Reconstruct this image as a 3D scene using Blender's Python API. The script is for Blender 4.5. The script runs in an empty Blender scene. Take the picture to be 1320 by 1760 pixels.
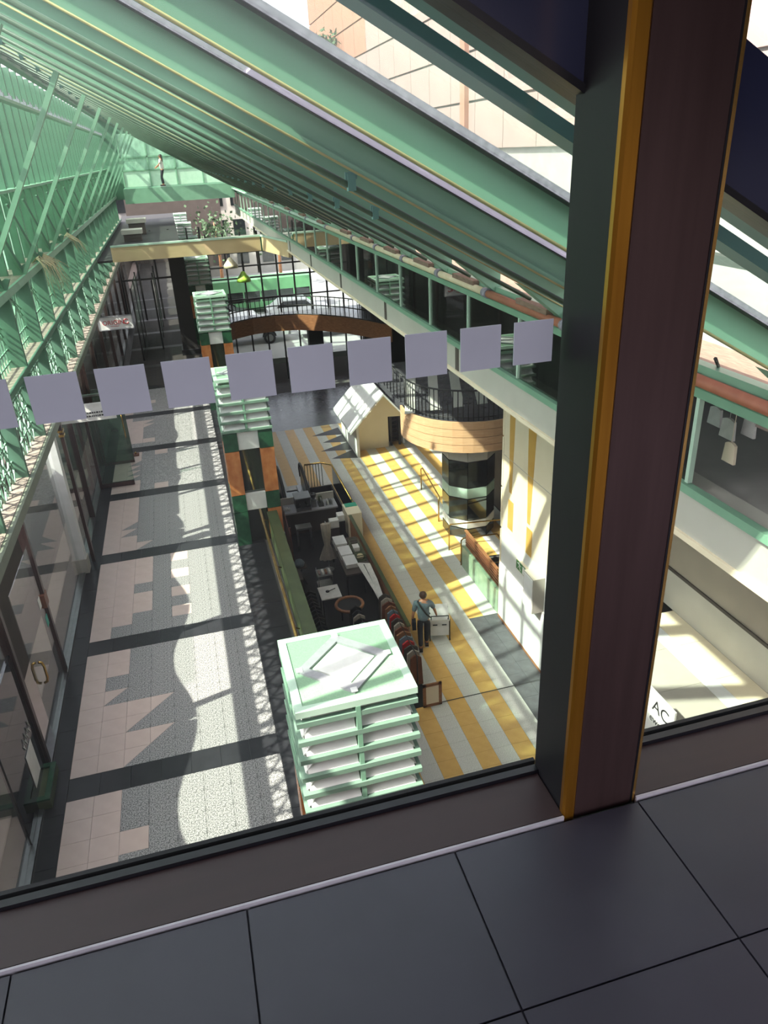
import bpy, bmesh, math, random
from mathutils import Vector, Matrix

# ------------------------------------------------------------------ camera, light, exposure
SC = bpy.context.scene
COL = SC.collection
random.seed(7)
PI = math.pi

cam_d = bpy.data.cameras.new('camera')
cam = bpy.data.objects.new('camera', cam_d)
COL.objects.link(cam)
SC.camera = cam
cx, cy = 660.0, 880.0
VZ, VY = (790.0, 3400.0), (274.0, 272.0)      # vanishing points: straight down, along the mall
FPX = math.sqrt(-((VZ[0]-cx)*(VY[0]-cx)+(VZ[1]-cy)*(VY[1]-cy)))
def _ray(p): return Vector((p[0]-cx, -(p[1]-cy), -FPX))
_Y = _ray(VY).normalized()
_Z = -_ray(VZ).normalized()
_X = _Y.cross(_Z)
cam.matrix_world = Matrix((_X, _Y, _Z)).to_4x4()
cam_d.sensor_fit = 'VERTICAL'
cam_d.sensor_height = 36.0
cam_d.lens = 36.0*FPX/1760.0
cam_d.clip_start = 0.02
cam_d.clip_end = 400

W = bpy.data.worlds.new('world')
SC.world = W
W.use_nodes = True
wn = W.node_tree.nodes
wl = W.node_tree.links
wn.clear()
sky = wn.new('ShaderNodeTexSky')
sky.sky_type = 'NISHITA'
sky.sun_disc = False
sky.sun_elevation = math.radians(50)
sky.sun_rotation = math.radians(-107)
sky.air_density = 1.0
sky.dust_density = 3.0
sky.ozone_density = 1.0
bg = wn.new('ShaderNodeBackground')
bg.inputs[1].default_value = 0.62
wo = wn.new('ShaderNodeOutputWorld')
hs = wn.new('ShaderNodeHueSaturation')       # hazy, nearly white sky
hs.inputs['Saturation'].default_value = 0.30
wl.new(sky.outputs[0], hs.inputs['Color'])
tn = wn.new('ShaderNodeMix')                   # faint lavender haze
tn.data_type = 'RGBA'
tn.blend_type = 'MULTIPLY'
tn.inputs[0].default_value = 1.0
wl.new(hs.outputs[0], tn.inputs[6])
tn.inputs[7].default_value = (1.03, 0.90, 0.97, 1)
wl.new(tn.outputs[2], bg.inputs[0])
wl.new(bg.outputs[0], wo.inputs[0])

SUN_DIR = Vector((1.0, 0.30, -1.18))
sun_d = bpy.data.lights.new('sun', 'SUN')
sun_d.energy = 13.0
sun_d.angle = math.radians(0.6)
sun_d.color = (1.0, 0.91, 0.82)
sun = bpy.data.objects.new('sun', sun_d)
COL.objects.link(sun)
sun.rotation_euler = SUN_DIR.to_track_quat('-Z', 'Y').to_euler()
sun.location = (-20, -5, 30)

SC.view_settings.view_transform = 'Standard'
SC.view_settings.look = 'None'
SC.view_settings.exposure = 0.42
SC.view_settings.gamma = 1.0
SC.view_settings.use_curve_mapping = False
SC.cycles.transparent_max_bounces = 24
SC.cycles.max_bounces = 10
SC.cycles.diffuse_bounces = 5
SC.cycles.glossy_bounces = 4
SC.cycles.use_denoising = True

# ------------------------------------------------------------------ materials
def lin(h):
    h = h.lstrip('#')
    out = []
    for i in (0, 2, 4):
        c = int(h[i:i+2], 16)/255.0
        out.append(c/12.92 if c <= 0.04045 else ((c+0.055)/1.055)**2.4)
    return (*out, 1.0)

def _new(name):
    m = bpy.data.materials.new(name)
    m.use_nodes = True
    m.node_tree.nodes.clear()
    return m, m.node_tree.nodes, m.node_tree.links

def mat(name, col, rough=0.5, metal=0.0, col2=None, scale=6.0, amt=0.5, bump=0.0, stretch=(1, 1, 1), spec=0.5, detail=4.0, contrast=None):
    m, n, l = _new(name)
    o = n.new('ShaderNodeOutputMaterial')
    b = n.new('ShaderNodeBsdfPrincipled')
    l.new(b.outputs[0], o.inputs[0])
    tc = n.new('ShaderNodeTexCoord')
    mp = n.new('ShaderNodeMapping')
    mp.inputs['Scale'].default_value = stretch
    l.new(tc.outputs['Object'], mp.inputs[0])
    ns = n.new('ShaderNodeTexNoise')
    ns.inputs['Scale'].default_value = scale
    ns.inputs['Detail'].default_value = detail
    l.new(mp.outputs[0], ns.inputs['Vector'])
    c1 = lin(col)
    c2 = lin(col2) if col2 else tuple([min(1, c*0.82) for c in c1[:3]]+[1])
    rp = n.new('ShaderNodeValToRGB')
    lo, hi = contrast if contrast else (0.5-0.5*amt, 0.5+0.5*amt)
    rp.color_ramp.elements[0].position = lo
    rp.color_ramp.elements[1].position = hi
    rp.color_ramp.elements[0].color = c2
    rp.color_ramp.elements[1].color = c1
    l.new(ns.outputs['Fac'], rp.inputs[0])
    l.new(rp.outputs[0], b.inputs['Base Color'])
    b.inputs['Roughness'].default_value = rough
    b.inputs['Metallic'].default_value = metal
    b.inputs['Specular IOR Level'].default_value = spec
    if bump:
        bp = n.new('ShaderNodeBump')
        bp.inputs['Strength'].default_value = bump
        bp.inputs['Distance'].default_value = 0.01
        l.new(ns.outputs['Fac'], bp.inputs['Height'])
        l.new(bp.outputs[0], b.inputs['Normal'])
    return m

def glass(name, tint, refl=1.0, haze=0.0, hazecol='#dfe6e2', rough=0.0, trans=None, streak=False, ior=1.45):
    """thin architectural glass: tinted see-through + fresnel reflection + dust"""
    m, n, l = _new(name)
    o = n.new('ShaderNodeOutputMaterial')
    t = n.new('ShaderNodeBsdfTransparent')
    t.inputs[0].default_value = lin(tint)
    g = n.new('ShaderNodeBsdfGlossy')
    g.inputs['Roughness'].default_value = rough
    g.inputs[0].default_value = (1, 1, 1, 1)
    f0 = ((ior-1)/(ior+1))**2
    fr = n.new('ShaderNodeLayerWeight')            # Schlick reflection, the same from both sides of a thin pane
    fr.inputs['Blend'].default_value = 0.5
    pw = n.new('ShaderNodeMath')
    pw.operation = 'POWER'
    pw.inputs[1].default_value = 5.0
    l.new(fr.outputs['Facing'], pw.inputs[0])
    mu = n.new('ShaderNodeMath')
    mu.operation = 'MULTIPLY_ADD'
    mu.use_clamp = True
    mu.inputs[1].default_value = (1-f0)*refl
    mu.inputs[2].default_value = f0*refl
    l.new(pw.outputs[0], mu.inputs[0])
    mx = n.new('ShaderNodeMixShader')
    l.new(mu.outputs[0], mx.inputs[0])
    l.new(t.outputs[0], mx.inputs[1])
    l.new(g.outputs[0], mx.inputs[2])
    last = mx
    if haze > 0:
        d = n.new('ShaderNodeBsdfDiffuse')
        d.inputs[0].default_value = lin(hazecol)
        tr = n.new('ShaderNodeBsdfTranslucent')
        tr.inputs[0].default_value = lin(hazecol)
        dm = n.new('ShaderNodeMixShader')
        dm.inputs[0].default_value = 0.55
        l.new(d.outputs[0], dm.inputs[1])
        l.new(tr.outputs[0], dm.inputs[2])
        tc = n.new('ShaderNodeTexCoord')
        mp = n.new('ShaderNodeMapping')
        mp.inputs['Scale'].default_value = (9, 9, 0.8) if streak else (1.5, 1.5, 0.8)
        ns = n.new('ShaderNodeTexNoise')
        ns.inputs['Scale'].default_value = 2.5
        ns.inputs['Detail'].default_value = 5
        l.new(tc.outputs['Object'], mp.inputs[0])
        l.new(mp.outputs[0], ns.inputs['Vector'])
        mr = n.new('ShaderNodeMapRange')
        mr.inputs['From Min'].default_value = 0.35
        mr.inputs['From Max'].default_value = 0.75
        mr.inputs['To Min'].default_value = haze*0.6
        mr.inputs['To Max'].default_value = haze*1.4
        l.new(ns.outputs['Fac'], mr.inputs['Value'])
        m2 = n.new('ShaderNodeMixShader')
        l.new(mr.outputs[0], m2.inputs[0])
        l.new(mx.outputs[0], m2.inputs[1])
        l.new(dm.outputs[0], m2.inputs[2])
        last = m2
    l.new(last.outputs[0], o.inputs[0])
    return m

def emit(name, col, s):
    m, n, l = _new(name)
    o = n.new('ShaderNodeOutputMaterial')
    e = n.new('ShaderNodeEmission')
    e.inputs[0].default_value = lin(col)
    e.inputs[1].default_value = s
    l.new(e.outputs[0], o.inputs[0])
    return m

M = dict(
    mint=mat('mint_paint', '#7ba38a', 0.45, col2='#6c947b', scale=3, amt=0.6),
    mint_d=mat('green_paint', '#557c66', 0.5, col2='#496e59', scale=2, amt=0.7),
    mint_l=mat('pale_mint_paint', '#b8d0be', 0.5, col2='#a5c1ad', scale=4, amt=0.6),
    rafter=mat('rafter_green', '#749e85', 0.42, col2='#648f76', scale=1.2, amt=0.8),
    cap=mat('grey_gasket_cap', '#96939f', 0.5, col2='#6f6d78', scale=30, amt=0.4),
    gasket=mat('black_gasket', '#0b0c12', 0.35, col2='#050609', scale=20),
    ledge=mat('dusty_ledge', '#93897c', 0.9, col2='#6b6458', scale=5, amt=0.8, bump=0.3),
    fascia=mat('cream_fascia', '#b4b2a8', 0.7, col2='#aaa89d', scale=1.5),
    beige=mat('beige_fascia', '#c6ae86', 0.7, col2='#b59d76', scale=1.2),
    pinktile=mat('pink_beige_tile', '#cdbab0', 0.30, col2='#c0ada3', scale=5, amt=0.6),
    terr=mat('speckled_grey_terrazzo', '#a6a5a3', 0.36, col2='#5c5d5c', scale=55, detail=2, contrast=(0.42, 0.56)),
    blacktile=mat('polished_black_tile', '#2b2c2f', 0.30, col2='#1f2022', scale=7, amt=0.8, spec=0.3),
    grout=mat('dark_grout', '#4c4a48', 0.9, scale=30),
    ytile=mat('yellow_ochre_tile', '#d6ad68', 0.4, col2='#c79c56', scale=6, amt=0.7),
    wtile=mat('pale_grey_tile', '#d2d1cb', 0.4, col2='#b4b4ae', scale=60, detail=2, contrast=(0.4, 0.6)),
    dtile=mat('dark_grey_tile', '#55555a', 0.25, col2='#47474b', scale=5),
    gfloor=mat('charcoal_porcelain', '#34353d', 0.36, col2='#28292f', scale=3.5, amt=0.9, bump=0.03),
    ggrout=mat('gallery_grout', '#26272d', 0.8, scale=40),
    bronze=mat('dark_bronze_metal', '#5c4a48', 0.33, metal=0.75, col2='#453634', scale=4, amt=0.9, stretch=(8, 8, 0.6)),
    bronze_s=mat('bronze_sill', '#2f2020', 0.45, metal=0.0, col2='#241818', scale=4, amt=0.9, stretch=(0.6, 8, 8)),
    blackmetal=mat('black_metal', '#17171a', 0.5, col2='#101013', scale=4, spec=0.25),
    navy=mat('navy_lacquer', '#22263c', 0.25, col2='#1c2034', scale=3),
    brass=mat('brushed_brass', '#b07d2a', 0.30, metal=0.85, col2='#966720', scale=5, stretch=(10, 10, 0.4)),
    brass2=mat('polished_brass', '#d1ab66', 0.25, metal=0.9, col2='#b08a48', scale=8),
    alu=mat('white_metal_strip', '#a9a9ad', 0.5, metal=0.3, scale=20),
    sticker=mat('grey_vinyl', '#a3aab3', 0.6, col2='#9ba2ab', scale=8),
    white=mat('white_paint', '#dedede', 0.55, col2='#cfd0ce', scale=5),
    panelw=mat('white_louvre_panel', '#e3e4e0', 0.5, col2='#d5d6d2', scale=6),
    lantop=mat('pale_green_mesh', '#86a88a', 0.6, col2='#76997b', scale=90, detail=1),
    cream=mat('cream_stone', '#e6d9bf', 0.6, col2='#dccfb2', scale=2, amt=0.7),
    marb_y=mat('honey_marble', '#cfa659', 0.45, col2='#c0954a', scale=3, amt=0.6),
    whitew=mat('white_wall', '#d9d9d6', 0.65, col2='#d0d0cc', scale=3),
    orange=mat('orange_marble', '#d38d58', 0.25, col2='#a8602f', scale=7, amt=0.6, stretch=(1, 1, 0.6)),
    gmarb=mat('green_marble', '#2f5a40', 0.22, col2='#1f4330', scale=6, amt=0.5),
    gmarb_l=mat('pale_green_marble', '#93a68c', 0.3, col2='#6f8a72', scale=4, amt=0.6),
    olive=mat('olive_stone', '#4d5838', 0.35, col2='#3d462c', scale=4),
    mirror=mat('smoked_mirror', '#6b716c', 0.06, metal=0.9, scale=1),
    mirror_d=mat('dark_glass_panel', '#1d2224', 0.05, metal=0.0, scale=1, spec=0.9),
    steel=mat('stainless_steel', '#9a9c9c', 0.28, metal=0.9, scale=12),
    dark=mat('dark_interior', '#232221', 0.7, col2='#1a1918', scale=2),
    dark2=mat('brown_dark_wall', '#4a413b', 0.7, col2='#3c342f', scale=2),
    taupe=mat('taupe_wall', '#a09484', 0.75, col2='#93877a', scale=1.5),
    grey=mat('grey_wall', '#b5b0a6', 0.75, col2='#a8a399', scale=1.5),
    woodb=mat('wood_band', '#d8b08a', 0.5, col2='#c69a72', scale=5, stretch=(0.5, 0.5, 8)),
    wood=mat('brown_wood', '#9a6a48', 0.5, col2='#7b5033', scale=5, stretch=(1, 1, 5)),
    woodr=mat('red_brown_slats', '#7a4a34', 0.45, col2='#613826', scale=8),
    black=mat('matt_black', '#161616', 0.5, scale=10),
    pinkc=mat('pink_concrete', '#97827c', 0.85, col2='#897570', scale=1.2, amt=0.8),
    brick=mat('salmon_render', '#9c6f5c', 0.85, col2='#8d6250', scale=3),
    concrete=mat('concrete', '#9a9893', 0.9, scale=2),
    asphalt=mat('asphalt', '#a3a3a1', 0.9, scale=20),
    leaf=mat('leaf_green', '#3f5a35', 0.7, col2='#2a4128', scale=12, amt=0.4),
    straw=mat('dry_straw', '#d2c4a2', 0.9, col2='#b3a37d', scale=20),
    red=mat('red_print', '#b5282a', 0.5, scale=10),
    ink=mat('black_print', '#2a2a2c', 0.6, scale=10),
    teal=mat('teal_print', '#2ba892', 0.5, scale=10),
    exitg=mat('exit_green', '#2f7a3f', 0.4, scale=10),
    rust=mat('rust_pipe', '#a86a4f', 0.6, col2='#8f553d', scale=8),
    palep=mat('pale_yellow_pipe', '#d6ccae', 0.6, col2='#c4b894', scale=6),
    pinkwood=mat('weathered_board', '#85705f', 0.9, col2='#665446', scale=14, stretch=(4, 0.6, 4)),
    mint_f=mat('lantern_green', '#748f7e', 0.5, col2='#678271', scale=4),
    ghead=mat('grey_green_beam', '#6e7666', 0.4, col2='#5f6758', scale=4),
    shadefloor=mat('shade_darkened_tile', '#3d3a37', 0.55, col2='#2f2d2b', scale=4, spec=0.2),  # tile colour darkened to stand for the shade in the hall
    pipe_d=mat('dark_green_pipe', '#4c6653', 0.45, col2='#3e5646', scale=6),
    conduit=mat('yellowed_conduit', '#a8a372', 0.5, col2='#94905f', scale=8),
    skin=mat('skin', '#b98466', 0.55, col2='#a87458', scale=10),
    hair=mat('black_hair', '#231d1a', 0.5, scale=40),
    hairb=mat('brown_hair', '#4a3222', 0.5, scale=40),
    shirt=mat('slate_grey_shirt', '#6d7b84', 0.85, col2='#5e6c76', scale=20),
    trou=mat('black_trousers', '#20222a', 0.85, scale=20),
    shoe=mat('dark_shoe', '#2a2624', 0.6, scale=20),
    sole=mat('white_sole', '#d8d6d0', 0.7, scale=20),
    cloth=mat('beige_cloth', '#a79d90', 0.9, col2='#8d8479', scale=14, stretch=(6, 6, 0.4)),
    wcloth=mat('white_cloth', '#d9d6d0', 0.9, col2='#c3c0ba', scale=9),
    paper=mat('white_card', '#e2e1dd', 0.7, scale=9),
    greenlamp=mat('lime_shade', '#a7d54b', 0.5, scale=6),
    busg=mat('bus_green', '#86c98f', 0.35, scale=3),
    carw=mat('white_car_paint', '#f6f7f8', 0.25, scale=3),
    rubber=mat('tyre_rubber', '#1c1c1e', 0.8, scale=20),
    turq=mat('turquoise_panel', '#2f9e80', 0.5, scale=6),
    tealb=mat('teal_outer_beam', '#5f8a86', 0.45, col2='#537c79', scale=3),
)
M['g_win'] = glass('gallery_window_glass', '#f4f8f6', 0.30, haze=0.006, streak=True)
M['g_roof'] = glass('roof_glass', '#eef4f0', 0.4, haze=0.04)
M['g_green'] = glass('fritted_green_glass', '#d3e6da', 0.5, haze=0.75, hazecol='#c9e8d6')
M['g_shade'] = glass('sun_blocking_roof_glass', '#dcdce4', 0.4, haze=1.15, hazecol='#bdbbc6')  # milky glass invented to block the sun on the balcony side
M['g_clear'] = glass('clear_green_glass', '#eaf4ee', 0.4, haze=0.05, hazecol='#a9d2bc')
M['g_bal'] = glass('balcony_glass', '#c4c9c6', 1.2, haze=0.0, ior=1.6)
M['g_shop'] = glass('shop_glass', '#f3f6f4', 1.0, haze=0.01, ior=1.5)
M['g_leaf'] = glass('green_door_glass', '#9fb0a6', 1.0, haze=0.14, hazecol='#8f9f97')
M['lampw'] = emit('downlight_lens', '#fff2dd', 8.0)

# ------------------------------------------------------------------ builders
ORG = {}
class MB:
    def __init__(s):
        s.v = []; s.f = []; s.mi = []; s.cur = 0; s.smooth = False; s.sm = []
    def m(s, i): s.cur = i; return s
    def face(s, idx):
        s.f.append(idx); s.mi.append(s.cur); s.sm.append(s.smooth)
    def box(s, x0, x1, y0, y1, z0, z1):
        a = len(s.v)
        s.v += [(x0,y0,z0),(x1,y0,z0),(x1,y1,z0),(x0,y1,z0),(x0,y0,z1),(x1,y0,z1),(x1,y1,z1),(x0,y1,z1)]
        for q in ((0,3,2,1),(4,5,6,7),(0,1,5,4),(1,2,6,5),(2,3,7,6),(3,0,4,7)): s.face([a+i for i in q])
        return s
    def hexa(s, p):
        a = len(s.v); s.v += [tuple(q) for q in p]
        for q in ((0,3,2,1),(4,5,6,7),(0,1,5,4),(1,2,6,5),(2,3,7,6),(3,0,4,7)): s.face([a+i for i in q])
        return s
    def bar(s, p, q, w, d, up=(0,0,1)):
        """rectangular bar from p to q: w across, d along the up-ish direction"""
        p = Vector(p); q = Vector(q); t = (q-p).normalized()
        u = Vector(up)
        if abs(t.dot(u)) > 0.98: u = Vector((0,1,0))
        r = t.cross(u).normalized(); u = r.cross(t).normalized()
        pts = []
        for c in (p, q):
            pts += [c-r*w/2-u*d/2, c+r*w/2-u*d/2, c+r*w/2+u*d/2, c-r*w/2+u*d/2]
        return s.hexa(pts)
    def prism(s, poly, axis, a0, a1):
        """extrude a 2D polygon along an axis ('x','y','z')"""
        def mk(u, v, w):
            return {'x': (w,u,v), 'y': (u,w,v), 'z': (u,v,w)}[axis]
        a = len(s.v); n = len(poly)
        s.v += [mk(u, v, a0) for u, v in poly]+[mk(u, v, a1) for u, v in poly]
        s.face([a+i for i in range(n)][::-1]); s.face([a+n+i for i in range(n)])
        for i in range(n):
            j = (i+1) % n
            s.face([a+i, a+j, a+n+j, a+n+i])
        return s
    def tube(s, pts, r, n=8, closed=False):
        pts = [Vector(p) for p in pts]
        k = len(pts); a = len(s.v); old = s.smooth; s.smooth = True
        ref = None
        for i, p in enumerate(pts):
            if closed: t = (pts[(i+1) % k]-pts[i-1]).normalized()
            elif i == 0: t = (pts[1]-p).normalized()
            elif i == k-1: t = (p-pts[i-1]).normalized()
            else: t = ((pts[i+1]-p).normalized()+(p-pts[i-1]).normalized()).normalized()
            if ref is None:
                ref = Vector((0,0,1)) if abs(t.z) < 0.9 else Vector((0,1,0))
            u = t.cross(ref).normalized(); w = u.cross(t).normalized(); ref = w
            rr = r[i] if isinstance(r, (list, tuple)) else r
            for j in range(n):
                an = 2*PI*j/n
                s.v.append(tuple(p+u*math.cos(an)*rr+w*math.sin(an)*rr))
        for i in range(k if closed else k-1):
            i2 = (i+1) % k
            for j in range(n):
                j2 = (j+1) % n
                s.face([a+i*n+j, a+i*n+j2, a+i2*n+j2, a+i2*n+j])
        if not closed:
            s.smooth = False
            s.face([a+j for j in range(n)][::-1]); s.face([a+(k-1)*n+j for j in range(n)])
        s.smooth = old
        return s
    def lathe(s, c, prof, n=16, axis='z'):
        a = len(s.v); old = s.smooth; s.smooth = True; k = len(prof)
        for r, h in prof:
            for j in range(n):
                an = 2*PI*j/n; u, w = r*math.cos(an), r*math.sin(an)
                s.v.append({'z': (c[0]+u, c[1]+w, c[2]+h), 'y': (c[0]+u, c[1]+h, c[2]+w), 'x': (c[0]+h, c[1]+u, c[2]+w)}[axis])
        for i in range(k-1):
            for j in range(n):
                j2 = (j+1) % n
                s.face([a+i*n+j, a+i*n+j2, a+(i+1)*n+j2, a+(i+1)*n+j])
        s.smooth = False
        s.face([a+j for j in range(n)][::-1]); s.face([a+(k-1)*n+j for j in range(n)])
        s.smooth = old
        return s
    def quad(s, p):
        a = len(s.v); s.v += [tuple(q) for q in p]; s.face([a, a+1, a+2, a+3]); return s
    def mesh(s, name, mats, org=(0,0,0)):
        me = bpy.data.meshes.new(name)
        ox, oy, oz = org
        me.from_pydata([(x-ox, y-oy, z-oz) for x, y, z in s.v], [], s.f)
        for mm in (mats if isinstance(mats, (list, tuple)) else [mats]):
            me.materials.append(M[mm] if isinstance(mm, str) else mm)
        me.polygons.foreach_set('material_index', s.mi)
        me.polygons.foreach_set('use_smooth', s.sm)
        bm = bmesh.new(); bm.from_mesh(me)
        bmesh.ops.recalc_face_normals(bm, faces=bm.faces)
        bm.to_mesh(me); bm.free()
        me.update()
        return me

def link(name, data, parent=None):
    o = bpy.data.objects.new(name, data)
    COL.objects.link(o)
    if parent is not None: o.parent = parent
    return o

def empty(name, loc, label=None, cat=None, group=None, kind=None):
    o = link(name, None)
    o.location = loc
    o.empty_display_size = 0.1
    ORG[o.name] = Vector(loc)
    tag(o, label, cat, group, kind)
    return o

def tag(o, label=None, cat=None, group=None, kind=None):
    if label: o['label'] = label
    if cat: o['category'] = cat
    if group: o['group'] = group
    if kind: o['kind'] = kind
    return o

def part(mb, name, mats, parent, label=None, kind=None):
    """a mesh built in world coordinates, parented to a thing or a part"""
    org = ORG[parent.name]
    o = link(name, mb.mesh(name, mats, org), parent)
    ORG[o.name] = org
    if label: o['label'] = label
    if kind: o['kind'] = kind
    return o

def solo(mb, name, mats, loc, label, cat, group=None, kind=None):
    o = link(name, mb.mesh(name, mats, loc))
    o.location = loc
    ORG[o.name] = Vector(loc)
    return tag(o, label, cat, group, kind)

def struct(mb, name, mats, label=None):
    o = link(name, mb.mesh(name, mats))
    ORG[o.name] = Vector((0,0,0))
    return tag(o, label, None, None, 'structure')

def sroot(name, label=None):
    o = empty(name, (0,0,0), label, None, None, 'structure')
    return o

def piece(name, me, loc, parent, rot=None):
    o = link(name, me, parent)
    o.location = Vector(loc)-ORG[parent.name]
    if rot: o.rotation_euler = rot
    return o

def copy_tree(src, loc, label=None):
    r = src.copy(); COL.objects.link(r); r.location = loc
    if label: r['label'] = label
    def rec(a, b):
        for ch in [c for c in a.children]:
            d = ch.copy(); COL.objects.link(d); d.parent = b
            rec(ch, d)
    rec(src, r)
    return r

def text(body, size, loc, rot, m, parent, name='lettering', extrude=0.002, align='CENTER'):
    cu = bpy.data.curves.new(name, 'FONT')
    cu.body = body; cu.size = size; cu.extrude = extrude
    cu.align_x = align; cu.align_y = 'CENTER'
    cu.materials.append(M[m])
    tmp = bpy.data.objects.new(name, cu)
    COL.objects.link(tmp)
    bpy.context.view_layer.update()
    me = bpy.data.meshes.new_from_object(tmp.evaluated_get(bpy.context.evaluated_depsgraph_get()))
    bpy.data.objects.remove(tmp)
    o = link(name, me, parent)
    o.location = Vector(loc)-ORG[parent.name]
    o.rotation_euler = rot
    return o

def B(*a): return MB().box(*a)

# levels, measured from the camera
ZG, ZW, ZL = -1.50, -8.50, -11.66          # gallery floor, street-level walkway, lower court floor
XB = 4.2                                   # balcony front
def zroof(x, c=0.5): return c-0.56*x
LAN = [5.56+11*i for i in range(7)]        # lantern pillars

# ================================================================== GALLERY (where the camera stands)
fl = sroot('floor', 'charcoal tiled floor of the viewing gallery')
part(B(-3, 3, -2.6, 1.125, -1.56, -1.508), 'screed', 'ggrout', fl)
xs = [-3.0, -2.513, -2.026, -1.539, -1.052, -0.565, -0.078, 0.412, 0.90, 1.39, 1.88, 2.37, 3.0]
ys = [-2.6, -2.1, -1.61, -1.12, -0.63, -0.23, 0.26, 0.75, 1.122]
for i in range(len(xs)-1):
    for j in range(len(ys)-1):
        part(B(xs[i]+0.0022, xs[i+1]-0.0022, ys[j]+0.0022, ys[j+1]-0.0022, -1.52, ZG), 'tile', 'gfloor', fl)
# low sill under the glass, white trim strip, black gaskets
sill = sroot('trim_1', 'dark bronze sill along the gallery glass with a thin pale metal strip')
part(B(-3, 0.70, 1.135, 1.275, -1.52, -1.492), 'sill_board', 'bronze_s', sill)
part(B(0.90, 3, 1.135, 1.275, -1.52, -1.492), 'sill_board', 'bronze_s', sill)
part(B(-3, 0.70, 1.127, 1.1325, -1.52, -1.4915), 'metal_strip', 'alu', sill, 'thin pale metal strip')
part(B(0.90, 3, 1.127, 1.1325, -1.52, -1.4915), 'metal_strip', 'alu', sill, 'thin pale metal strip')
for x0, x1 in ((-3, 0.71), (0.89, 3)):
    part(B(x0, x1, 1.276, 1.296, -1.52, -1.480), 'glazing_bead', 'gasket', sill)
    part(B(x0, x1, 1.3105, 1.322, -1.60, -1.482), 'glazing_bead', 'blackmetal', sill)
zf = lambda x: 0.455-0.556*x
# window 1 (left of the post) and window 2 (right of it)
w1 = sroot('window_1', 'large gallery window pane with a row of grey square vinyl markers')
part(MB().prism([(-3, -1.50), (0.715, -1.50), (0.715, zf(0.715)+0.02), (-3, zf(-3)+0.02)], 'y', 1.297, 1.309), 'window_pane', 'g_win', w1)
sx = -0.3785
for k in range(-6, 10):
    x0 = -0.163+0.1092*k
    part(B(x0, x0+0.0815, 1.2935, 1.2965, -0.394, -0.3115), 'vinyl_marker', 'sticker', w1)
w2 = sroot('window_2', 'gallery window pane right of the bronze post')
part(MB().prism([(0.885, -1.50), (3, -1.50), (3, zf(3)+0.02), (0.885, zf(0.885)+0.02)], 'y', 1.297, 1.309), 'window_pane', 'g_win', w2)
# sloping head frame
hd = sroot('trim_2', 'navy lacquered head beam sloping over the gallery windows')
def slope_box(mb, x0, x1, y0, y1, f0, f1):
    return mb.hexa([(x0,y0,f0(x0)),(x1,y0,f0(x1)),(x1,y1,f0(x1)),(x0,y1,f0(x0)),(x0,y0,f1(x0)),(x1,y0,f1(x1)),(x1,y1,f1(x1)),(x0,y1,f1(x0))])
part(slope_box(MB(), -3, 3, 1.275, 1.34, lambda x: zf(x)+0.012, lambda x: zf(x)+0.245), 'head_beam', 'navy', hd)
part(slope_box(MB(), -3, 3, 1.268, 1.345, zf, lambda x: zf(x)+0.014), 'glazing_bead', 'gasket', hd)
# post
po = sroot('trim_3', 'dark bronze window post with brass edge strips standing on the gallery floor')
part(B(0.7335, 0.893, 1.138, 1.33, -1.52, 0.9), 'post_face', 'bronze', po)
part(B(0.703, 0.733, 1.152, 1.297, -1.52, 0.9), 'post_side', 'blackmetal', po, 'black side panel of the post')
part(MB().prism([(0.699,1.150),(0.699,1.139),(0.704,1.132),(0.727,1.132),(0.7335,1.139),(0.7335,1.151)], 'z', -1.515, 0.9), 'brass_strip', 'brass', po, 'broad brass strip on the left corner')
part(B(0.8935, 0.9005, 1.136, 1.30, -1.515, 0.9), 'brass_strip', 'brass2', po, 'thin brass strip on the right corner')
part(B(0.889, 0.8934, 1.1365, 1.2, -1.515, 0.9), 'shadow_gap', 'gasket', po)
# gallery shell around the camera
gc = sroot('ceiling', 'dark sloping ceiling of the viewing gallery')
part(slope_box(MB(), -3, 3, -2.6, 1.40, lambda x: zf(x)+1.1, lambda x: zf(x)+1.2), 'ceiling_slab', 'blackmetal', gc)
struct(B(-3.1, -3.0, -2.6, 1.4, -1.6, 3.4), 'wall_left', 'dark2', 'end wall of the viewing gallery')
struct(B(-3.2, 3.2, -2.6, 1.31, -2.2, -1.60), 'floor', 'concrete', 'structural slab under the viewing gallery')

# ================================================================== ROOF
rf = sroot('ceiling', 'sloping green glazed mall roof on deep rafters')
RS = 11/6
X0R, X1R = -3.3, 4.05
def rafter_mb(full=True):
    mb = MB()
    c0, c1 = 0.615, 0.80
    f = lambda c: (lambda x: zroof(x, c))
    slope_box(mb, X0R, X1R, -0.035, 0.035, f(c0), f(c1))            # web
    slope_box(mb, X0R, X1R, -0.075, 0.075, f(c0-0.025), f(c0))      # bottom flange
    slope_box(mb, X0R, X1R, -0.085, -0.070, f(c0-0.03), f(c0+0.005))   # flange lip
    return mb
raf = rafter_mb().mesh('rafter', ['rafter'])
capme = slope_box(slope_box(MB(), X0R, X1R, -0.09, 0.09, lambda x: zroof(x, 0.802), lambda x: zroof(x, 0.85)).m(1), X0R, X1R, -0.11, 0.11, lambda x: zroof(x, 0.796), lambda x: zroof(x, 0.802)).mesh('glazing_cap', ['cap', 'gasket'])
shade_pane = slope_box(MB(), 0.62, X1R, 0.09, RS-0.09, lambda x: zroof(x, 0.806), lambda x: zroof(x, 0.822)).mesh('lower_roof_pane', ['g_shade'])  # pane added to keep direct sun off the balcony fascia
lower_clear = slope_box(MB(), 0.62, X1R, 0.09, RS-0.09, lambda x: zroof(x, 0.806), lambda x: zroof(x, 0.822)).mesh('roof_pane', ['g_roof'])
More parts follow.
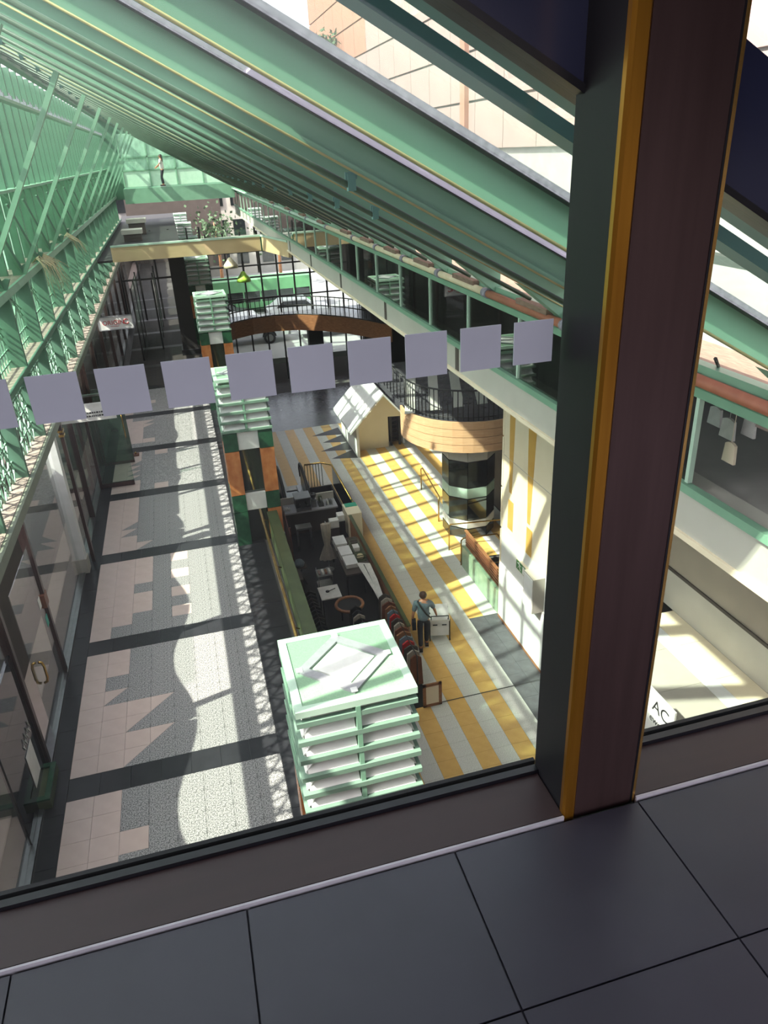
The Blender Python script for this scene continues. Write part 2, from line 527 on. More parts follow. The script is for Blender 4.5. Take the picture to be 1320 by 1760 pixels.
pane = slope_box(MB(), X0R, 0.60, 0.09, RS-0.09, lambda x: zroof(x, 0.806), lambda x: zroof(x, 0.822)).mesh('roof_pane', ['g_roof'])
pp = MB()
pp.tube([(X0R+0.4, 0, zroof(X0R+0.4, 0.50)), (X1R-0.3, 0, zroof(X1R-0.3, 0.50))], 0.022, 8)
pipe = pp.mesh('hanging_pipe', ['pipe_d'])
cond = MB().tube([(X0R+0.2, -0.10, zroof(X0R+0.2, 0.575)), (X1R-0.1, -0.10, zroof(X1R-0.1, 0.575))], 0.009, 6).mesh('conduit', ['conduit'])
clp = MB().box(-0.03, 0.03, -0.028, 0.028, -0.03, 0.09).box(-0.045, 0.045, -0.012, 0.012, 0.05, 0.10).mesh('pipe_clamp', ['tealb'])
for k in range(-1, 27):
    y = 5.56+RS*k
    piece('rafter', raf, (0, y, 0), rf)
    piece('glazing_cap', capme, (0, y, 0), rf)
    piece('roof_pane', pane, (0, y, 0), rf)
    piece('lower_roof_pane', shade_pane if y < 39 else lower_clear, (0, y, 0), rf)  # sun-blocking panes first, clear ones farther on
    piece('conduit', cond, (0, y, 0), rf)
    if k >= 0:
        p = piece('hanging_pipe', pipe, (0, y+0.28, 0), rf)
        ORG[p.name] = Vector((0,0,0))
        for xc in (-1.9, 2.0 if k else 1.35):
            c = link('pipe_clamp', clp, p)
            c.location = (xc, 0, zroof(xc, 0.50))
# near part of the roof, beside the gallery
part(slope_box(MB(), -3, 4.05, 1.43, 3.64, lambda x: zroof(x, 0.806), lambda x: zroof(x, 0.822)), 'roof_pane', 'g_roof', rf)
part(slope_box(MB(), -3, 4.05, 1.86, 1.96, lambda x: zroof(x, 0.55), lambda x: zroof(x, 0.59)), 'teal_bar', 'tealb', rf, 'flat teal beam close to the gallery glass')
part(slope_box(MB(), -3, 4.05, 1.43, 1.50, lambda x: zroof(x, 0.49), lambda x: zroof(x, 0.53)), 'teal_bar', 'tealb', rf, 'narrow teal bar standing in for green reflections at the gallery glass edge')  # bar colour stands for green reflections along the glass edge
# ridge wall plate at the left end of the rafters
part(B(-3.42, -3.22, 1.4, 54.5, 2.28, 2.75), 'ridge_plate', 'mint_d', rf)

# ================================================================== LEFT WALL
lw = sroot('wall_left', 'tall green curtain wall over two rows of lattice panels')
FIN = [y for y in [15.2+2.2*k for k in range(-5, 18)]]
Y0, Y1 = 3.0, 54.5
ZT, ZM, ZH = -2.05, -3.45, -4.85
part(B(-3.62, -3.10, Y0, Y1, ZT-0.10, ZT), 'top_ledge', ['ledge'], lw, 'dusty pale top ledge')
part(B(-3.12, -3.06, Y0, Y1, ZT-0.13, ZT+0.015), 'ledge_edge', 'mint', lw)
part(B(-3.58, -3.09, Y0, Y1, ZM-0.07, ZM), 'middle_ledge', 'ledge', lw, 'dusty beige middle ledge')
part(B(-3.10, -3.05, Y0, Y1, ZM-0.10, ZM+0.01), 'ledge_edge', 'mint_d', lw)
part(B(-3.30, -3.06, Y0, Y1, ZH-0.05, ZH), 'lower_ledge', 'ledge', lw, 'dusty beige lower ledge')
part(B(-3.10, -2.98, Y0, Y1, ZH-0.19, ZH-0.01), 'header_beam', 'ghead', lw, 'grey green header beam over the shop doors')
fin_u = B(-3.40, -3.10, -0.04, 0.04, ZM, ZT-0.10).box(-3.11, -3.07, -0.055, 0.055, ZM, ZT-0.10).mesh('fin', ['mint_d'])
fin_l = B(-3.30, -3.10, -0.04, 0.04, ZH, ZM-0.07).box(-3.11, -3.07, -0.055, 0.055, ZH, ZM-0.07).mesh('fin', ['mint_d'])
def lattice_upper():
    mb = MB(); x = -3.34; w = 0.028; H0, H1 = ZM, ZT-0.1
    for k in range(1, 10):
        y = 2.2*k/10
        mb.box(x-0.012, x+0.012, y-w/2, y+w/2, H0, H1)
    for z in (H0+0.12, H0+0.34): mb.box(x-0.014, x+0.014, 0.04, 2.16, z, z+0.028)
    for k in range(3):
        d = 0.13*k
        mb.bar((x, 0.25+d, H1-0.05-d), (x, 1.1, H0+0.40+d*0.5), 0.045, 0.04)
        mb.bar((x, 1.95-d, H1-0.05-d), (x, 1.1, H0+0.40+d*0.5), 0.045, 0.04)
        mb.bar((x, 0.06, H0+0.45+0.14*k), (x, 1.1, H1-0.04-d*0.3), 0.026, 0.026)
        mb.bar((x, 2.14, H0+0.45+0.14*k), (x, 1.1, H1-0.04-d*0.3), 0.026, 0.026)
    return mb
def lattice_lower():
    mb = MB(); x = -3.27; H0, H1 = ZH, ZM-0.07
    for k in range(1, 8):
        y = 2.2*k/8
        mb.box(x-0.014, x+0.014, y-0.015, y+0.015, H0, H1)
    for z in (H0+0.3, H0+0.65, H0+1.0): mb.box(x-0.014, x+0.014, 0.04, 2.16, z, z+0.024)
    for k in range(-2, 6):
        a, b = 0.4*k, 0.4*k+1.1
        pts = []
        for (ya, za, yb, zb) in ((a, H0, b, H1), (a, H1, b, H0)):
            t0 = max(0, (0.05-ya)/(yb-ya)); t1 = min(1, (2.15-ya)/(yb-ya))
            if t1-t0 > 0.1:
                mb.bar((x, ya+(yb-ya)*t0, za+(zb-za)*t0), (x, ya+(yb-ya)*t1, za+(zb-za)*t1), 0.03, 0.03)
    for k in range(4):
        for j in range(3):
            yc = 0.275+0.55*k; zc = H0+0.15+0.36*j
            mb.tube([(x, yc+0.09*math.cos(2*PI*i/8), zc+0.09*math.sin(2*PI*i/8)) for i in range(8)], 0.012, 4, True)
    return mb
lat_u = lattice_upper().mesh('lattice_panel', ['mint'])
lat_l = lattice_lower().mesh('lattice_panel', ['mint'])
glu = B(-3.38, -3.372, 0.04, 2.16, ZM, ZT-0.1).mesh('lattice_glass', ['g_clear'])
cw_fin = B(-3.62, -3.43, -0.03, 0.03, ZT, 2.30).box(-3.44, -3.42, -0.05, 0.05, ZT, 2.30).mesh('mullion', ['mint_d'])
cw_cap = B(-3.70, -3.62, -0.05, 0.05, ZT, 2.30).mesh('mullion_cap', ['cap'])
cw_lo = B(-3.60, -3.585, 0.035, 1.065, ZT+0.02, -0.52).mesh('fritted_pane', ['g_green'])
cw_hi = B(-3.60, -3.585, 0.035, 1.065, -0.48, 2.28).mesh('clear_pane', ['g_clear'])
rak = MB().bar((-3.10, 0, ZT+0.02), (-1.22, 0, 1.18), 0.075, 0.11, (0,1,0)).mesh('raker', ['mint'])
gus = MB().prism([(-3.32, ZT), (-3.08, ZT), (-2.98, ZT+0.2), (-3.06, ZT+0.22), (-3.16, ZT+0.16), (-3.26, ZT+0.45), (-3.32, ZT+0.8)], 'y', -0.05, 0.05).mesh('gusset', ['mint_d'])
stay = MB().bar((-3.12, 0, ZT+0.02), (-3.40, -0.62, -0.75), 0.06, 0.07).mesh('stay', ['mint_d'])
brk = B(-3.42, -3.18, -0.05, 0.05, -0.03, 0.10).box(-3.24, -3.21, -0.03, 0.03, 0.10, 0.16).mesh('rail_bracket', ['cap'])
for k, y in enumerate(FIN):
    piece('fin', fin_u, (0, y, 0), lw); piece('fin', fin_l, (0, y, 0), lw)
    for nm, me in (('lattice_panel', lat_u), ('lattice_panel', lat_l), ('lattice_glass', glu)):
        o = piece(nm, me, (0, y, 0), lw)
    for h in (0, 1):
        yy = y+1.1*h
        piece('mullion', cw_fin, (0, yy, 0), lw); piece('mullion_cap', cw_cap, (0, yy, 0), lw)
        piece('fritted_pane', cw_lo, (0, yy, 0), lw); piece('clear_pane', cw_hi, (0, yy, 0), lw)
        piece('rail_bracket', brk, (0, yy, 1.40), lw)
    if k % 2 == 0:
        piece('raker', rak, (0, y, 0), lw)
    piece('gusset', gus, (0, y, 0), lw)
    piece('stay', stay, (0, y, 0), lw)
part(B(-3.56, -3.33, Y0, Y1, -0.53, -0.47), 'transom_rail', 'mint', lw)
part(B(-3.34, -3.16, Y0, Y1, 1.33, 1.40), 'horizontal_rail', 'mint', lw)

# ---- shop fronts under the lattice, street-level walkway
sf = sroot('wall_left', 'row of glazed shop fronts along the walkway')
part(B(-3.30, -3.16, 3, 84, ZW, ZW+0.03), 'floor_track', 'steel', sf)
part(B(-3.27, -3.19, 3, 84, ZH-0.12, ZH-0.05), 'door_head', 'bronze', sf)
post_b = B(-3.31, -3.17, -0.05, 0.05, ZW, ZH-0.06).mesh('bronze_post', ['bronze'])
shop = B(-3.245, -3.233, 0.05, 3.61, ZW+0.04, ZH-0.26).mesh('shop_pane', ['g_shop'])
POSTY = [3.2, 6.5, 9.78, 12.2, 16.08, 19.0]+[22.7+3.667*k for k in range(0, 9)]
for y, y2 in zip(POSTY, POSTY[1:]):
    if not 16 < y < 16.2: piece('bronze_post', post_b, (0, y, 0), sf)
    if y < 22 and not 9.7 < y < 9.8:
        part(B(-3.245, -3.233, y+0.05, y2-0.05, ZW+0.04, ZH-0.13), 'shop_pane', 'g_shop', sf)
    elif y > 22:
        piece('shop_pane', shop, (0, y, 0), sf)
part(B(-3.30, -3.10, 15.95, 16.22, ZW+0.35, ZH-0.20), 'white_pillar', 'white', sf, 'white square door pillar')
part(B(-3.33, -3.07, 15.92, 16.25, ZW, ZW+0.36), 'pillar_base', 'grey', sf)
part(B(-3.06, -2.99, 16.45, 16.60, ZW, ZH-0.2), 'brass_post', 'bronze', sf)
for z in (-5.25, -5.35): part(B(-3.08, -2.97, 16.43, 16.62, z, z+0.05), 'brass_collar', 'brass2', sf, 'polished brass collar')
# interior behind the shop glass
struct(B(-8.2, -3.35, 3, 84, ZW-0.1, ZW-0.005), 'floor', 'pinktile', 'shop floor behind the glass fronts')
struct(B(-8.4, -8.2, 3, 84, ZW, -5.15), 'wall_left', 'dark2', 'back wall of the shops')
struct(B(-8.4, -3.95, 17.5, 84, -5.13, -5.0), 'ceiling', 'dark', 'ceiling of the shops')
# added screen outside, its scalloped top shaped to cut the sun patches
sv = MB()
for k in range(-1, 23):
    y0 = 5.6+RS*2*k
    pts = [(y0, -8.55)]
    for i in range(13):
        t = i/12
        pts.append((y0+3.60*t, -5.12+0.22*math.cos(2*PI*t)))
    pts.append((y0+3.667, -5.1)); pts.append((y0+3.667, -8.55))
    sv.prism(pts, 'x', -3.98, -3.93)
struct(sv, 'sun_screen', 'dark2', 'added scalloped screen shaping the sun patches outside the shop fronts')
for i in range(2):
    pass

# ================================================================== WALKWAY FLOOR
wk = sroot('floor', 'street-level walkway of pink and speckled tiles between black bands')
part(B(-3.6, 1.42, 3.0, 60, ZW-0.45, ZW-0.022), 'screed', 'grout', wk)
TS, BP, YB = 0.4, 11/3, 9.356
tm = {k: B(0.002, TS-0.002, 0.002, TS-0.002, -0.02, 0).mesh('tile', [m]) for k, m in (('p', 'pinktile'), ('t', 'terr'))}
XT = -2.855
def tri(name, pts, m):
    return MB().prism(pts, 'z', -0.02, 0).mesh(name, [m])
def tooth(n, m_in, m_out):
    pass
PAT = {}   # rows from near to far: how many pink columns, and extra pink cells
PAT[-1] = dict(cols=[2,2,2,3,2,3,2,2], extra=[], teeth=[])
PAT[0] = dict(cols=[2,2,2,2,1,1,2,2], extra=[], teeth=[(2,0,2),(2,2,2),(1,4,1)])
PAT[1] = dict(cols=[1,2,3,3,2,3,3,3], extra=[(4,1),(4,3),(4,5),(4,7)], teeth=[])
PAT[2] = dict(cols=[2,2,1,1,2,2,2,2], extra=[], teeth=[(2,0,1),(1,2,1),(1,3,1)])
PAT[3] = dict(cols=[2,2,1,1,1,1,2,2], extra=[(3,0),(3,7)], teeth=[(1,2,1),(1,3,1),(1,4,1),(1,5,1)])
PAT[4] = dict(cols=[1,2,2,2,1,2,2,1], extra=[(2,1),(1,4)], teeth=[(2,5,1),(2,6,1)])
PAT[5] = dict(cols=[1,2,1,2,1,2,2,1], extra=[(2,3)], teeth=[])
ntile = 0
far = MB()
for b in range(-1, 13):
    yb = YB+BP*b
    P = PAT.get(b, PAT[1 if b % 2 else 5])
    half = {}
    for (c0, r0, n) in P['teeth']:
        for i in range(n):
            half[(c0+i, r0+i)] = 1          # diagonal tile: upper-left pink, lower-right grey
            for r in range(r0+i+1, r0+n): half[(c0+i, r)] = 2
    if b <= 3:
        for s in range(7):                   # black band slabs
            xa = -2.85+0.457*s
            part(B(xa+0.002, xa+0.455, yb-0.465, yb-0.002, ZW-0.02, ZW-0.001), 'band_slab', 'blacktile', wk)
    else:
        far.m(2).box(-2.85, 0.345, yb-0.465, yb-0.002, ZW-0.02, ZW-0.001)
    for r in range(8):
        for c in range(8):
            x, y = XT+TS*c, yb+TS*r
            pink = c < P['cols'][r] or (c, r) in P['extra'] or half.get((c, r)) == 2
            if half.get((c, r)) == 1:
                a = 0.002; e = TS-0.002
                mp = tri('triangular_tile', [(a, a+0.003), (e-0.003, e), (a, e)], 'pinktile')
                mt = tri('triangular_tile', [(a+0.003, a), (e, a), (e, e-0.003)], 'terr')
                piece('triangular_tile', mp, (x, y, ZW), wk); piece('triangular_tile', mt, (x, y, ZW), wk)
                ntile += 2
            elif b <= 2:
                piece('tile', tm['p' if pink else 't'], (x, y, ZW), wk); ntile += 1
            else:
                far.m(3 if b >= 6 else 0 if pink else 1).box(x+0.002, x+TS-0.002, y+0.002, y+TS-0.002, ZW-0.02, ZW)  # farthest bays take the shade-darkened colour
part(far, 'far_tiles', ['pinktile', 'terr', 'blacktile', 'shadefloor'], wk, 'farther walkway tiles', 'stuff')
# black borders of slabs either side
bl = B(-3.14, -2.86, 0.003, 0.915, -0.02, -0.001).mesh('border_slab', ['blacktile'])
br = B(0.35, 1.0, 0.003, 0.915, -0.02, -0.001).mesh('border_slab', ['blacktile'])
for k in range(60):
    y = 5.0+0.917*k
    piece('border_slab', bl, (0, y, ZW), wk); piece('border_slab', br, (0, y, ZW), wk)

# parapet between the pillars: brass handrail over olive stone
for i in range(-1, 3):
    ya, yb_ = 5.56+11*i+0.62, 5.56+11*(i+1)-0.62
    if i == -1: ya = 2.5
    lab = {-1: 'nearest stretch of olive stone parapet with brass rail left of the big lantern', 0: 'olive stone parapet with brass rail between the big lantern and the second pillar', 1: 'olive stone parapet with brass rail between second and third pillars'}.get(i, 'olive stone parapet with brass rail far along the walkway, number %d from the far end' % (5-i))
    if i == 2: lab = 'olive stone parapet with brass rail behind the third lantern'
    t = empty('parapet', (1.2, ya, ZW), lab, 'parapet', 'parapets beside the walkway')
    part(B(1.16, 1.34, ya, yb_, ZW-0.02, ZW+0.78), 'stone_wall', 'olive', t)
    part(MB().box(1.13, 1.37, ya, yb_, ZW+0.78, ZW+0.83), 'coping', 'olive', t)
    n = max(2, int((yb_-ya)/1.7))
    part(MB().tube([(0.98, ya, ZW+0.90), (0.98, yb_, ZW+0.90)], 0.032, 8), 'handrail', 'brass2', t, 'polished brass handrail')
    for k in range(n):
        yy = ya+0.3+(yb_-ya-0.6)*k/(n-1)
        part(MB().tube([(1.10, yy, ZW+0.74), (1.02, yy, ZW+0.78), (0.98, yy, ZW+0.90)], 0.012, 6), 'rail_bracket', 'brass2', t)

# ================================================================== PILLARS AND LANTERNS
def build_pillar(y, label):
    t = empty('pillar', (0.93, y, ZL), label, 'pillar', 'mall pillars under the lanterns')
    cxp = 0.93
    part(B(cxp-0.42, cxp+0.42, y-0.42, y+0.42, ZL, -5.62), 'mirror_core', 'mirror', t)
    for sx_ in (-1, 1):
        for sy_ in (-1, 1):
            xa, xb = sorted((cxp+sx_*0.56, cxp+sx_*0.24)); ya, yb = sorted((y+sy_*0.56, y+sy_*0.24))
            z = -5.64; kind = 0
            while z > ZL+0.05:
                h = 0.44 if kind % 2 == 0 else 1.10
                zb = max(ZL, z-h)
                m = 'gmarb' if kind % 2 == 0 else 'orange'
                if sx_ < 0 and zb < -7.85: m = 'gmarb'
                part(B(xa, xb, ya, yb, zb+0.006, z-0.006), 'marble_panel', m, t)
                z = zb; kind += 1
    for zc in (-5.86, -7.40, -8.95):
        for (xa, xb, ya, yb) in ((cxp-0.235, cxp+0.235, y-0.52, y-0.43), (cxp-0.235, cxp+0.235, y+0.43, y+0.52), (cxp-0.52, cxp-0.43, y-0.235, y+0.235), (cxp+0.43, cxp+0.52, y-0.235, y+0.235)):
            part(B(xa, xb, ya, yb, zc-0.21, zc+0.21), 'white_tile', 'panelw', t)
    return t
pil_lab = ['orange and green marble pillar right under the big near lantern', 'orange and green marble pillar under the second lantern from the camera', 'orange and green marble pillar under the third lantern, above the white pickup', 'marble pillar half hidden just under the beige bridge', 'first marble pillar beyond the beige bridge', 'second marble pillar beyond the beige bridge', 'farthest marble pillar beyond the beige bridge']
p0 = build_pillar(LAN[0], pil_lab[0])
for i in range(1, 7): copy_tree(p0, (0.93, LAN[i], ZL), pil_lab[i])

def build_lantern(y, label):
    t = empty('lantern', (0.93, y, -5.62), label, 'lantern', 'tiered lanterns on the pillars')
    c = 0.93; h = 0.56; zt = -4.38
    part(B(c-0.40, c+0.40, y-0.40, y+0.40, -5.62, zt-0.05), 'core', 'lantop', t)
    # top plate: mint border, mesh infill, diamond skylight
    top = MB()
    for (xa, xb, ya, yb) in ((-h, h, -h, -h+0.075), (-h, h, h-0.075, h), (-h, -h+0.075, -h+0.075, h-0.075), (h-0.075, h, -h+0.075, h-0.075)):
        top.box(c+xa, c+xb, y+ya, y+yb, zt-0.07, zt)
    part(top, 'top_frame', 'mint_l', t)
    part(B(c-h+0.075, c+h-0.075, y-h+0.075, y+h-0.075, zt-0.04, zt-0.012), 'top_mesh', 'lantop', t)
    d = MB(); R1, R2 = 0.46, 0.335
    for k in range(4):
        a, b_ = PI/2*k, PI/2*(k+1)
        d.hexa([(c+R2*math.cos(a), y+R2*math.sin(a), zt-0.012), (c+R1*math.cos(a), y+R1*math.sin(a), zt-0.012), (c+R1*math.cos(b_), y+R1*math.sin(b_), zt-0.012), (c+R2*math.cos(b_), y+R2*math.sin(b_), zt-0.012),
                (c+R2*math.cos(a), y+R2*math.sin(a), zt+0.012), (c+R1*math.cos(a), y+R1*math.sin(a), zt+0.012), (c+R1*math.cos(b_), y+R1*math.sin(b_), zt+0.012), (c+R2*math.cos(b_), y+R2*math.sin(b_), zt+0.012)])
    fr = part(d, 'diamond_frame', 'alu', t, 'grey diamond shaped skylight frame')
    part(MB().prism([(c+0.30*math.cos(PI/2*k), y+0.30*math.sin(PI/2*k)) for k in range(4)], 'z', zt-0.012, zt+0.004), 'diamond_panel', 'paper', t, 'white diamond panel')
    for q in range(4):
        a = PI/2*q
        part(MB().box(c+0.43*math.cos(a)-0.03, c+0.43*math.cos(a)+0.03, y+0.43*math.sin(a)-0.03, y+0.43*math.sin(a)+0.03, zt+0.012, zt+0.02), 'corner_plate', 'white', t)
    for k in range(6):
        z = zt-0.13-0.212*k
        e = h+0.004*k
        fr_ = MB()
        for (xa, xb, ya, yb) in ((-e, e, -e, -e+0.05), (-e, e, e-0.05, e), (-e, -e+0.05, -e+0.05, e-0.05), (e-0.05, e, -e+0.05, e-0.05)):
            fr_.box(c+xa, c+xb, y+ya, y+yb, z-0.054, z)
        part(fr_, 'tier_frame', 'mint_f', t)
        if k < 5:
            for q in range(4):
                for s_ in (-1, 1):
                    a0, a1 = (0.03, e-0.06) if s_ > 0 else (-e+0.06, -0.03)
                    o1, o2 = e-0.15, e-0.035
                    zt_, zb_ = z-0.056, z-0.212+0.004
                    pts = [(a0, -o1, zt_), (a1, -o1, zt_), (a1, -o1+0.012, zt_), (a0, -o1+0.012, zt_), (a0, -o2, zb_), (a1, -o2, zb_), (a1, -o2+0.012, zb_), (a0, -o2+0.012, zb_)]
                    ca, sa = math.cos(PI/2*q), math.sin(PI/2*q)
                    part(MB().hexa([(c+px*ca-py*sa, y+px*sa+py*ca, pz) for px, py, pz in pts]), 'louvre_panel', 'panelw', t)
    for q in range(4):
        ca, sa = math.cos(PI/2*q), math.sin(PI/2*q)
        xs_, ys_ = c+(h-0.02)*sa, y-(h-0.02)*ca
        part(B(xs_-0.022, xs_+0.022, ys_-0.022, ys_+0.022, -5.60, zt-0.07), 'centre_rib', 'mint', t)
    return t
lan_lab = ['big mint lantern with white diamond on top, nearest in front of the glass', 'mint tiered lantern second from the camera, half behind a grey marker', 'mint tiered lantern third from the camera, beside the green lamp shade', 'shaded tiered lantern just under the beige bridge', 'small white tiered lantern right above the beige bridge edge', 'small white tiered lantern, middle of the three beyond the beige bridge', 'small white tiered lantern, farthest beyond the beige bridge']
l0 = build_lantern(LAN[0], lan_lab[0])
for i in range(1, 7): copy_tree(l0, (0.93, LAN[i], -5.62), lan_lab[i])

# ================================================================== RIGHT BALCONY
bc = sroot('wall_right', 'cream upper balcony with mint framed glass balustrade')
part(B(XB, XB+0.35, 2.5, 52, -3.42, -2.98), 'fascia', 'fascia', bc)
part(B(XB-0.03, XB+0.02, 2.5, 52, -3.44, -3.38), 'fascia_lip', 'cream', bc)
part(B(XB-0.05, XB+0.03, 2.5, 52, -2.97, -2.89), 'bottom_rail', 'mint', bc)
bpost = B(XB-0.025, XB+0.025, -0.022, 0.022, -2.88, -2.06).mesh('baluster_post', ['mint_l'])
bpane = B(XB, XB+0.012, 0.03, RS-0.03, -2.88, -2.06).mesh('balustrade_pane', ['g_bal'])
strip = B(XB-0.012, XB+0.01, -0.07, 0.07, -3.37, -2.99).mesh('expansion_strip', ['dark2'])
for k in range(-6, 20):
    y = 16.2+RS*k
    piece('baluster_post', bpost, (0, y, 0), bc)
    piece('balustrade_pane', bpane, (0, y, 0), bc)
for y in (11.2, 15.6, 20.1, 24.6, 29.0):
    piece('expansion_strip', strip, (0, y, 0), bc)
part(B(XB-0.06, XB+0.10, 2.5, 52, -2.06, -1.98), 'top_rail', 'mint', bc)
part(MB().tube([(XB+0.0, 2.5, -1.93), (XB+0.0, 52, -1.93)], 0.055, 10), 'handrail_tube', 'mint_l', bc)
part(B(XB+0.12, 12, 2.5, 40.8, -3.40, -3.05), 'balcony_slab', 'concrete', bc)
part(B(7.4, 7.6, 2.5, 40.8, -3.05, -1.6), 'back_wall', 'dark', bc)
part(B(4.75, 12, 2.5, 40.8, -1.88, -1.72), 'balcony_roof', 'concrete', bc)
gt = sroot('trim_5', 'weathered gutter boards and pipes along the foot of the glazed roof')
part(B(4.02, 4.75, 2.5, 52, -1.86, -1.80), 'gutter_board', 'pinkwood', gt)
part(B(3.96, 4.06, 2.5, 52, -1.86, -1.70), 'gutter_lip', 'mint', gt)
part(MB().tube([(3.90, 2.6, -1.80), (3.90, 9.3, -1.80)], 0.05, 10), 'pipe', 'rust', gt, 'rust red pipe')
part(MB().tube([(3.90, 9.3, -1.80), (3.90, 20, -1.80)], 0.05, 10), 'pipe', 'palep', gt, 'pale yellow pipe')
part(MB().tube([(3.90, 20, -1.80), (3.90, 52, -1.80)], 0.045, 8), 'pipe', 'mint_l', gt, 'pale green pipe')
for y in (5.2, 7.1, 9.3, 11.2, 13.1, 15.0, 17.0, 20, 23, 26, 30):
    part(MB().tube([(3.90, y-0.07, -1.80), (3.90, y+0.07, -1.80)], 0.065, 10), 'pipe_collar', 'cap', gt)
    part(B(3.86, 3.96, y+0.4, y+1.2, -1.76, -1.70), 'loose_board', 'pinkwood', gt)
for k in range(-1, 26):
    y = 5.56+RS*k
    part(MB().prism([(3.45, zroof(3.45, 0.57)), (4.2, zroof(4.2, 0.57)), (4.35, -1.80), (4.0, -1.80)], 'y', y-0.09, y+0.09), 'rafter_shoe', 'mint', gt)
    part(MB().tube([(3.4, y+0.4, zroof(3.4, 0.52)), (4.1, y+1.2, -1.72)], 0.014, 6), 'cable', 'ink', gt)
# goods and tags in the dark shop behind the balcony glass
random.seed(3)
ORD = ['first', 'second', 'third', 'fourth', 'fifth', 'sixth', 'seventh', 'eighth', 'ninth', 'tenth', 'eleventh', 'twelfth', 'thirteenth', 'fourteenth', 'fifteenth', 'sixteenth']
shopgoods = [('hanging_card', 'paper'), ('hanging_bag', 'wcloth'), ('hanging_bag', 'shirt'), ('hanging_bag', 'pinkc'), ('hanging_card', 'cream')]
gi = 0
for k in range(16):
    y = 4.1+0.13*k+random.uniform(-0.05, 0.05); z = random.uniform(-2.75, -2.25); x = random.uniform(4.6, 5.2)
    nm, mm = shopgoods[k % 5]
    w = random.uniform(0.07, 0.12)
    col = {'paper': 'white', 'wcloth': 'off white', 'shirt': 'slate', 'pinkc': 'pale pink', 'cream': 'cream'}[mm]
    side = 'far' if y > 5.2 else ('middle' if y > 4.3 else 'near')
    mb = MB().prism([(y-w, z-0.10), (y+w, z-0.10), (y+w*0.8, z+0.08), (y+0.02, z+0.10), (y-0.02, z+0.10), (y-w*0.8, z+0.08)], 'x', x, x+0.03)
    mb.tube([(x+0.015, y, z+0.10), (x+0.015, y, -1.9)], 0.004, 4)
    solo(mb, nm, [mm], (x, y, z), '%s %s, %s from the right edge behind the balcony glass' % (col, nm.replace('_', ' '), ORD[k]), 'goods', 'goods hung behind the balcony glass')
solo(MB().prism([(3.70+0.085*math.cos(i*PI/8), -2.62+0.035*math.sin(i*PI/8)) for i in range(16)], 'x', 4.19, 4.198).m(1).box(4.186, 4.19, 3.65, 3.66, -2.64, -2.60).box(4.186, 4.19, 3.67, 3.70, -2.63, -2.605).box(4.186, 4.19, 3.71, 3.74, -2.64, -2.60), 'oval_sticker', ['paper', 'ink'], (4.19, 3.70, -2.62), 'white oval sticker on the balcony glass at the right edge', 'sticker')
solo(MB().prism([(3.70+0.085*math.cos(i*PI/8), -2.74+0.035*math.sin(i*PI/8)) for i in range(16)], 'x', 4.19, 4.198).m(1).box(4.186, 4.19, 3.65, 3.75, -2.745, -2.735), 'oval_sticker', ['teal', 'paper'], (4.19, 3.70, -2.74), 'teal oval sticker below the white one on the balcony glass', 'sticker')
# ================================================================== LOWER COURT FLOOR
lf = sroot('floor', 'lower court floor striped in ochre and pale grey tiles')
HX0, HX1, HY0, HY1 = 2.3, 4.4, 22.9, 25.7          # escalator well
SX0, SX1, SY0, SY1 = 7.18, 8.9, 15.6, 18.4         # stairs
for (xa, xb, ya, yb) in ((-3.6, HX0, 3, 40), (HX0, HX1, 3, HY0), (HX0, HX1, HY1, 40), (HX1, SX0, 3, 40), (SX0, 12, 3, SY0), (SX0, 12, SY1, 40), (SX1, 12, SY0, SY1)):
    part(B(xa, xb, ya, yb, ZL-0.3, ZL-0.014), 'screed', 'grout', lf)
LT = 0.425
lt = {k: B(0.002, LT-0.002, 0.002, LT-0.002, -0.013, 0).mesh('tile', [m]) for k, m in (('y', 'ytile'), ('w', 'wtile'), ('d', 'dtile'), ('k', 'blacktile'))}
cells = []
for j in range(0, 76):
    y = 6.2+LT*j
    for i in range(-5, 14):
        x = 3.61+LT*i
        if x < 1.45 or (HX0-0.2 < x+0.2 < HX1+0.05 and HY0-0.1 < y+0.2 < HY1+0.1): continue
        if x+0.2 > SX0-0.1 and SY0-0.1 < y+0.2 < SY1+0.1 and x+0.2 < SX1: continue
        k = 'y' if i % 2 == 0 else 'w'
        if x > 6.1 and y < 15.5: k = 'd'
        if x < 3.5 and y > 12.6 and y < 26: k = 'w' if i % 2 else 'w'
        if y > 32.5: k = 'd'  # dark tiles here stand for the shade on the far floor
        cells.append((x, y, k))
fx = MB(); kk = {'y': 0, 'w': 1, 'd': 2, 'k': 3}
vis = [c for c in cells if c[1] < 19.5 and (c[0] > 3.3 or c[1] < 12.5) and c[1] > 9.2 and c[0] < 7.1]
chosen = set(sorted(vis, key=lambda c: c[1])[:280])
for c in cells:
    x, y, k = c
    if c in chosen:
        piece('tile', lt[k], (x, y, ZL), lf)
    else:
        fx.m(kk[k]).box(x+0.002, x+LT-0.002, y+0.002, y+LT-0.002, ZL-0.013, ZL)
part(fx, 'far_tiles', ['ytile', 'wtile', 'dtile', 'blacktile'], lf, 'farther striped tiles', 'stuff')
for (ya, yb_, xa) in ((28.0, 29.0, 5.0), (29.0, 30.0, 4.7), (30.0, 31.0, 5.0), (31.0, 32.0, 4.7)):
    part(MB().prism([(6.05, ya), (6.05, yb_), (xa, (ya+yb_)/2-0.2)], 'z', ZL-0.004, ZL+0.004), 'triangular_tile', 'blacktile', lf)
part(B(1.45, 7.1, 12.60, 12.63, ZL-0.012, ZL+0.002), 'expansion_joint', 'ink', lf)
# dark space under the walkway
struct(B(-3.6, 1.0, 3, 60, ZL, ZW-0.46), 'wall_left', 'dark', 'dark wall below the walkway')
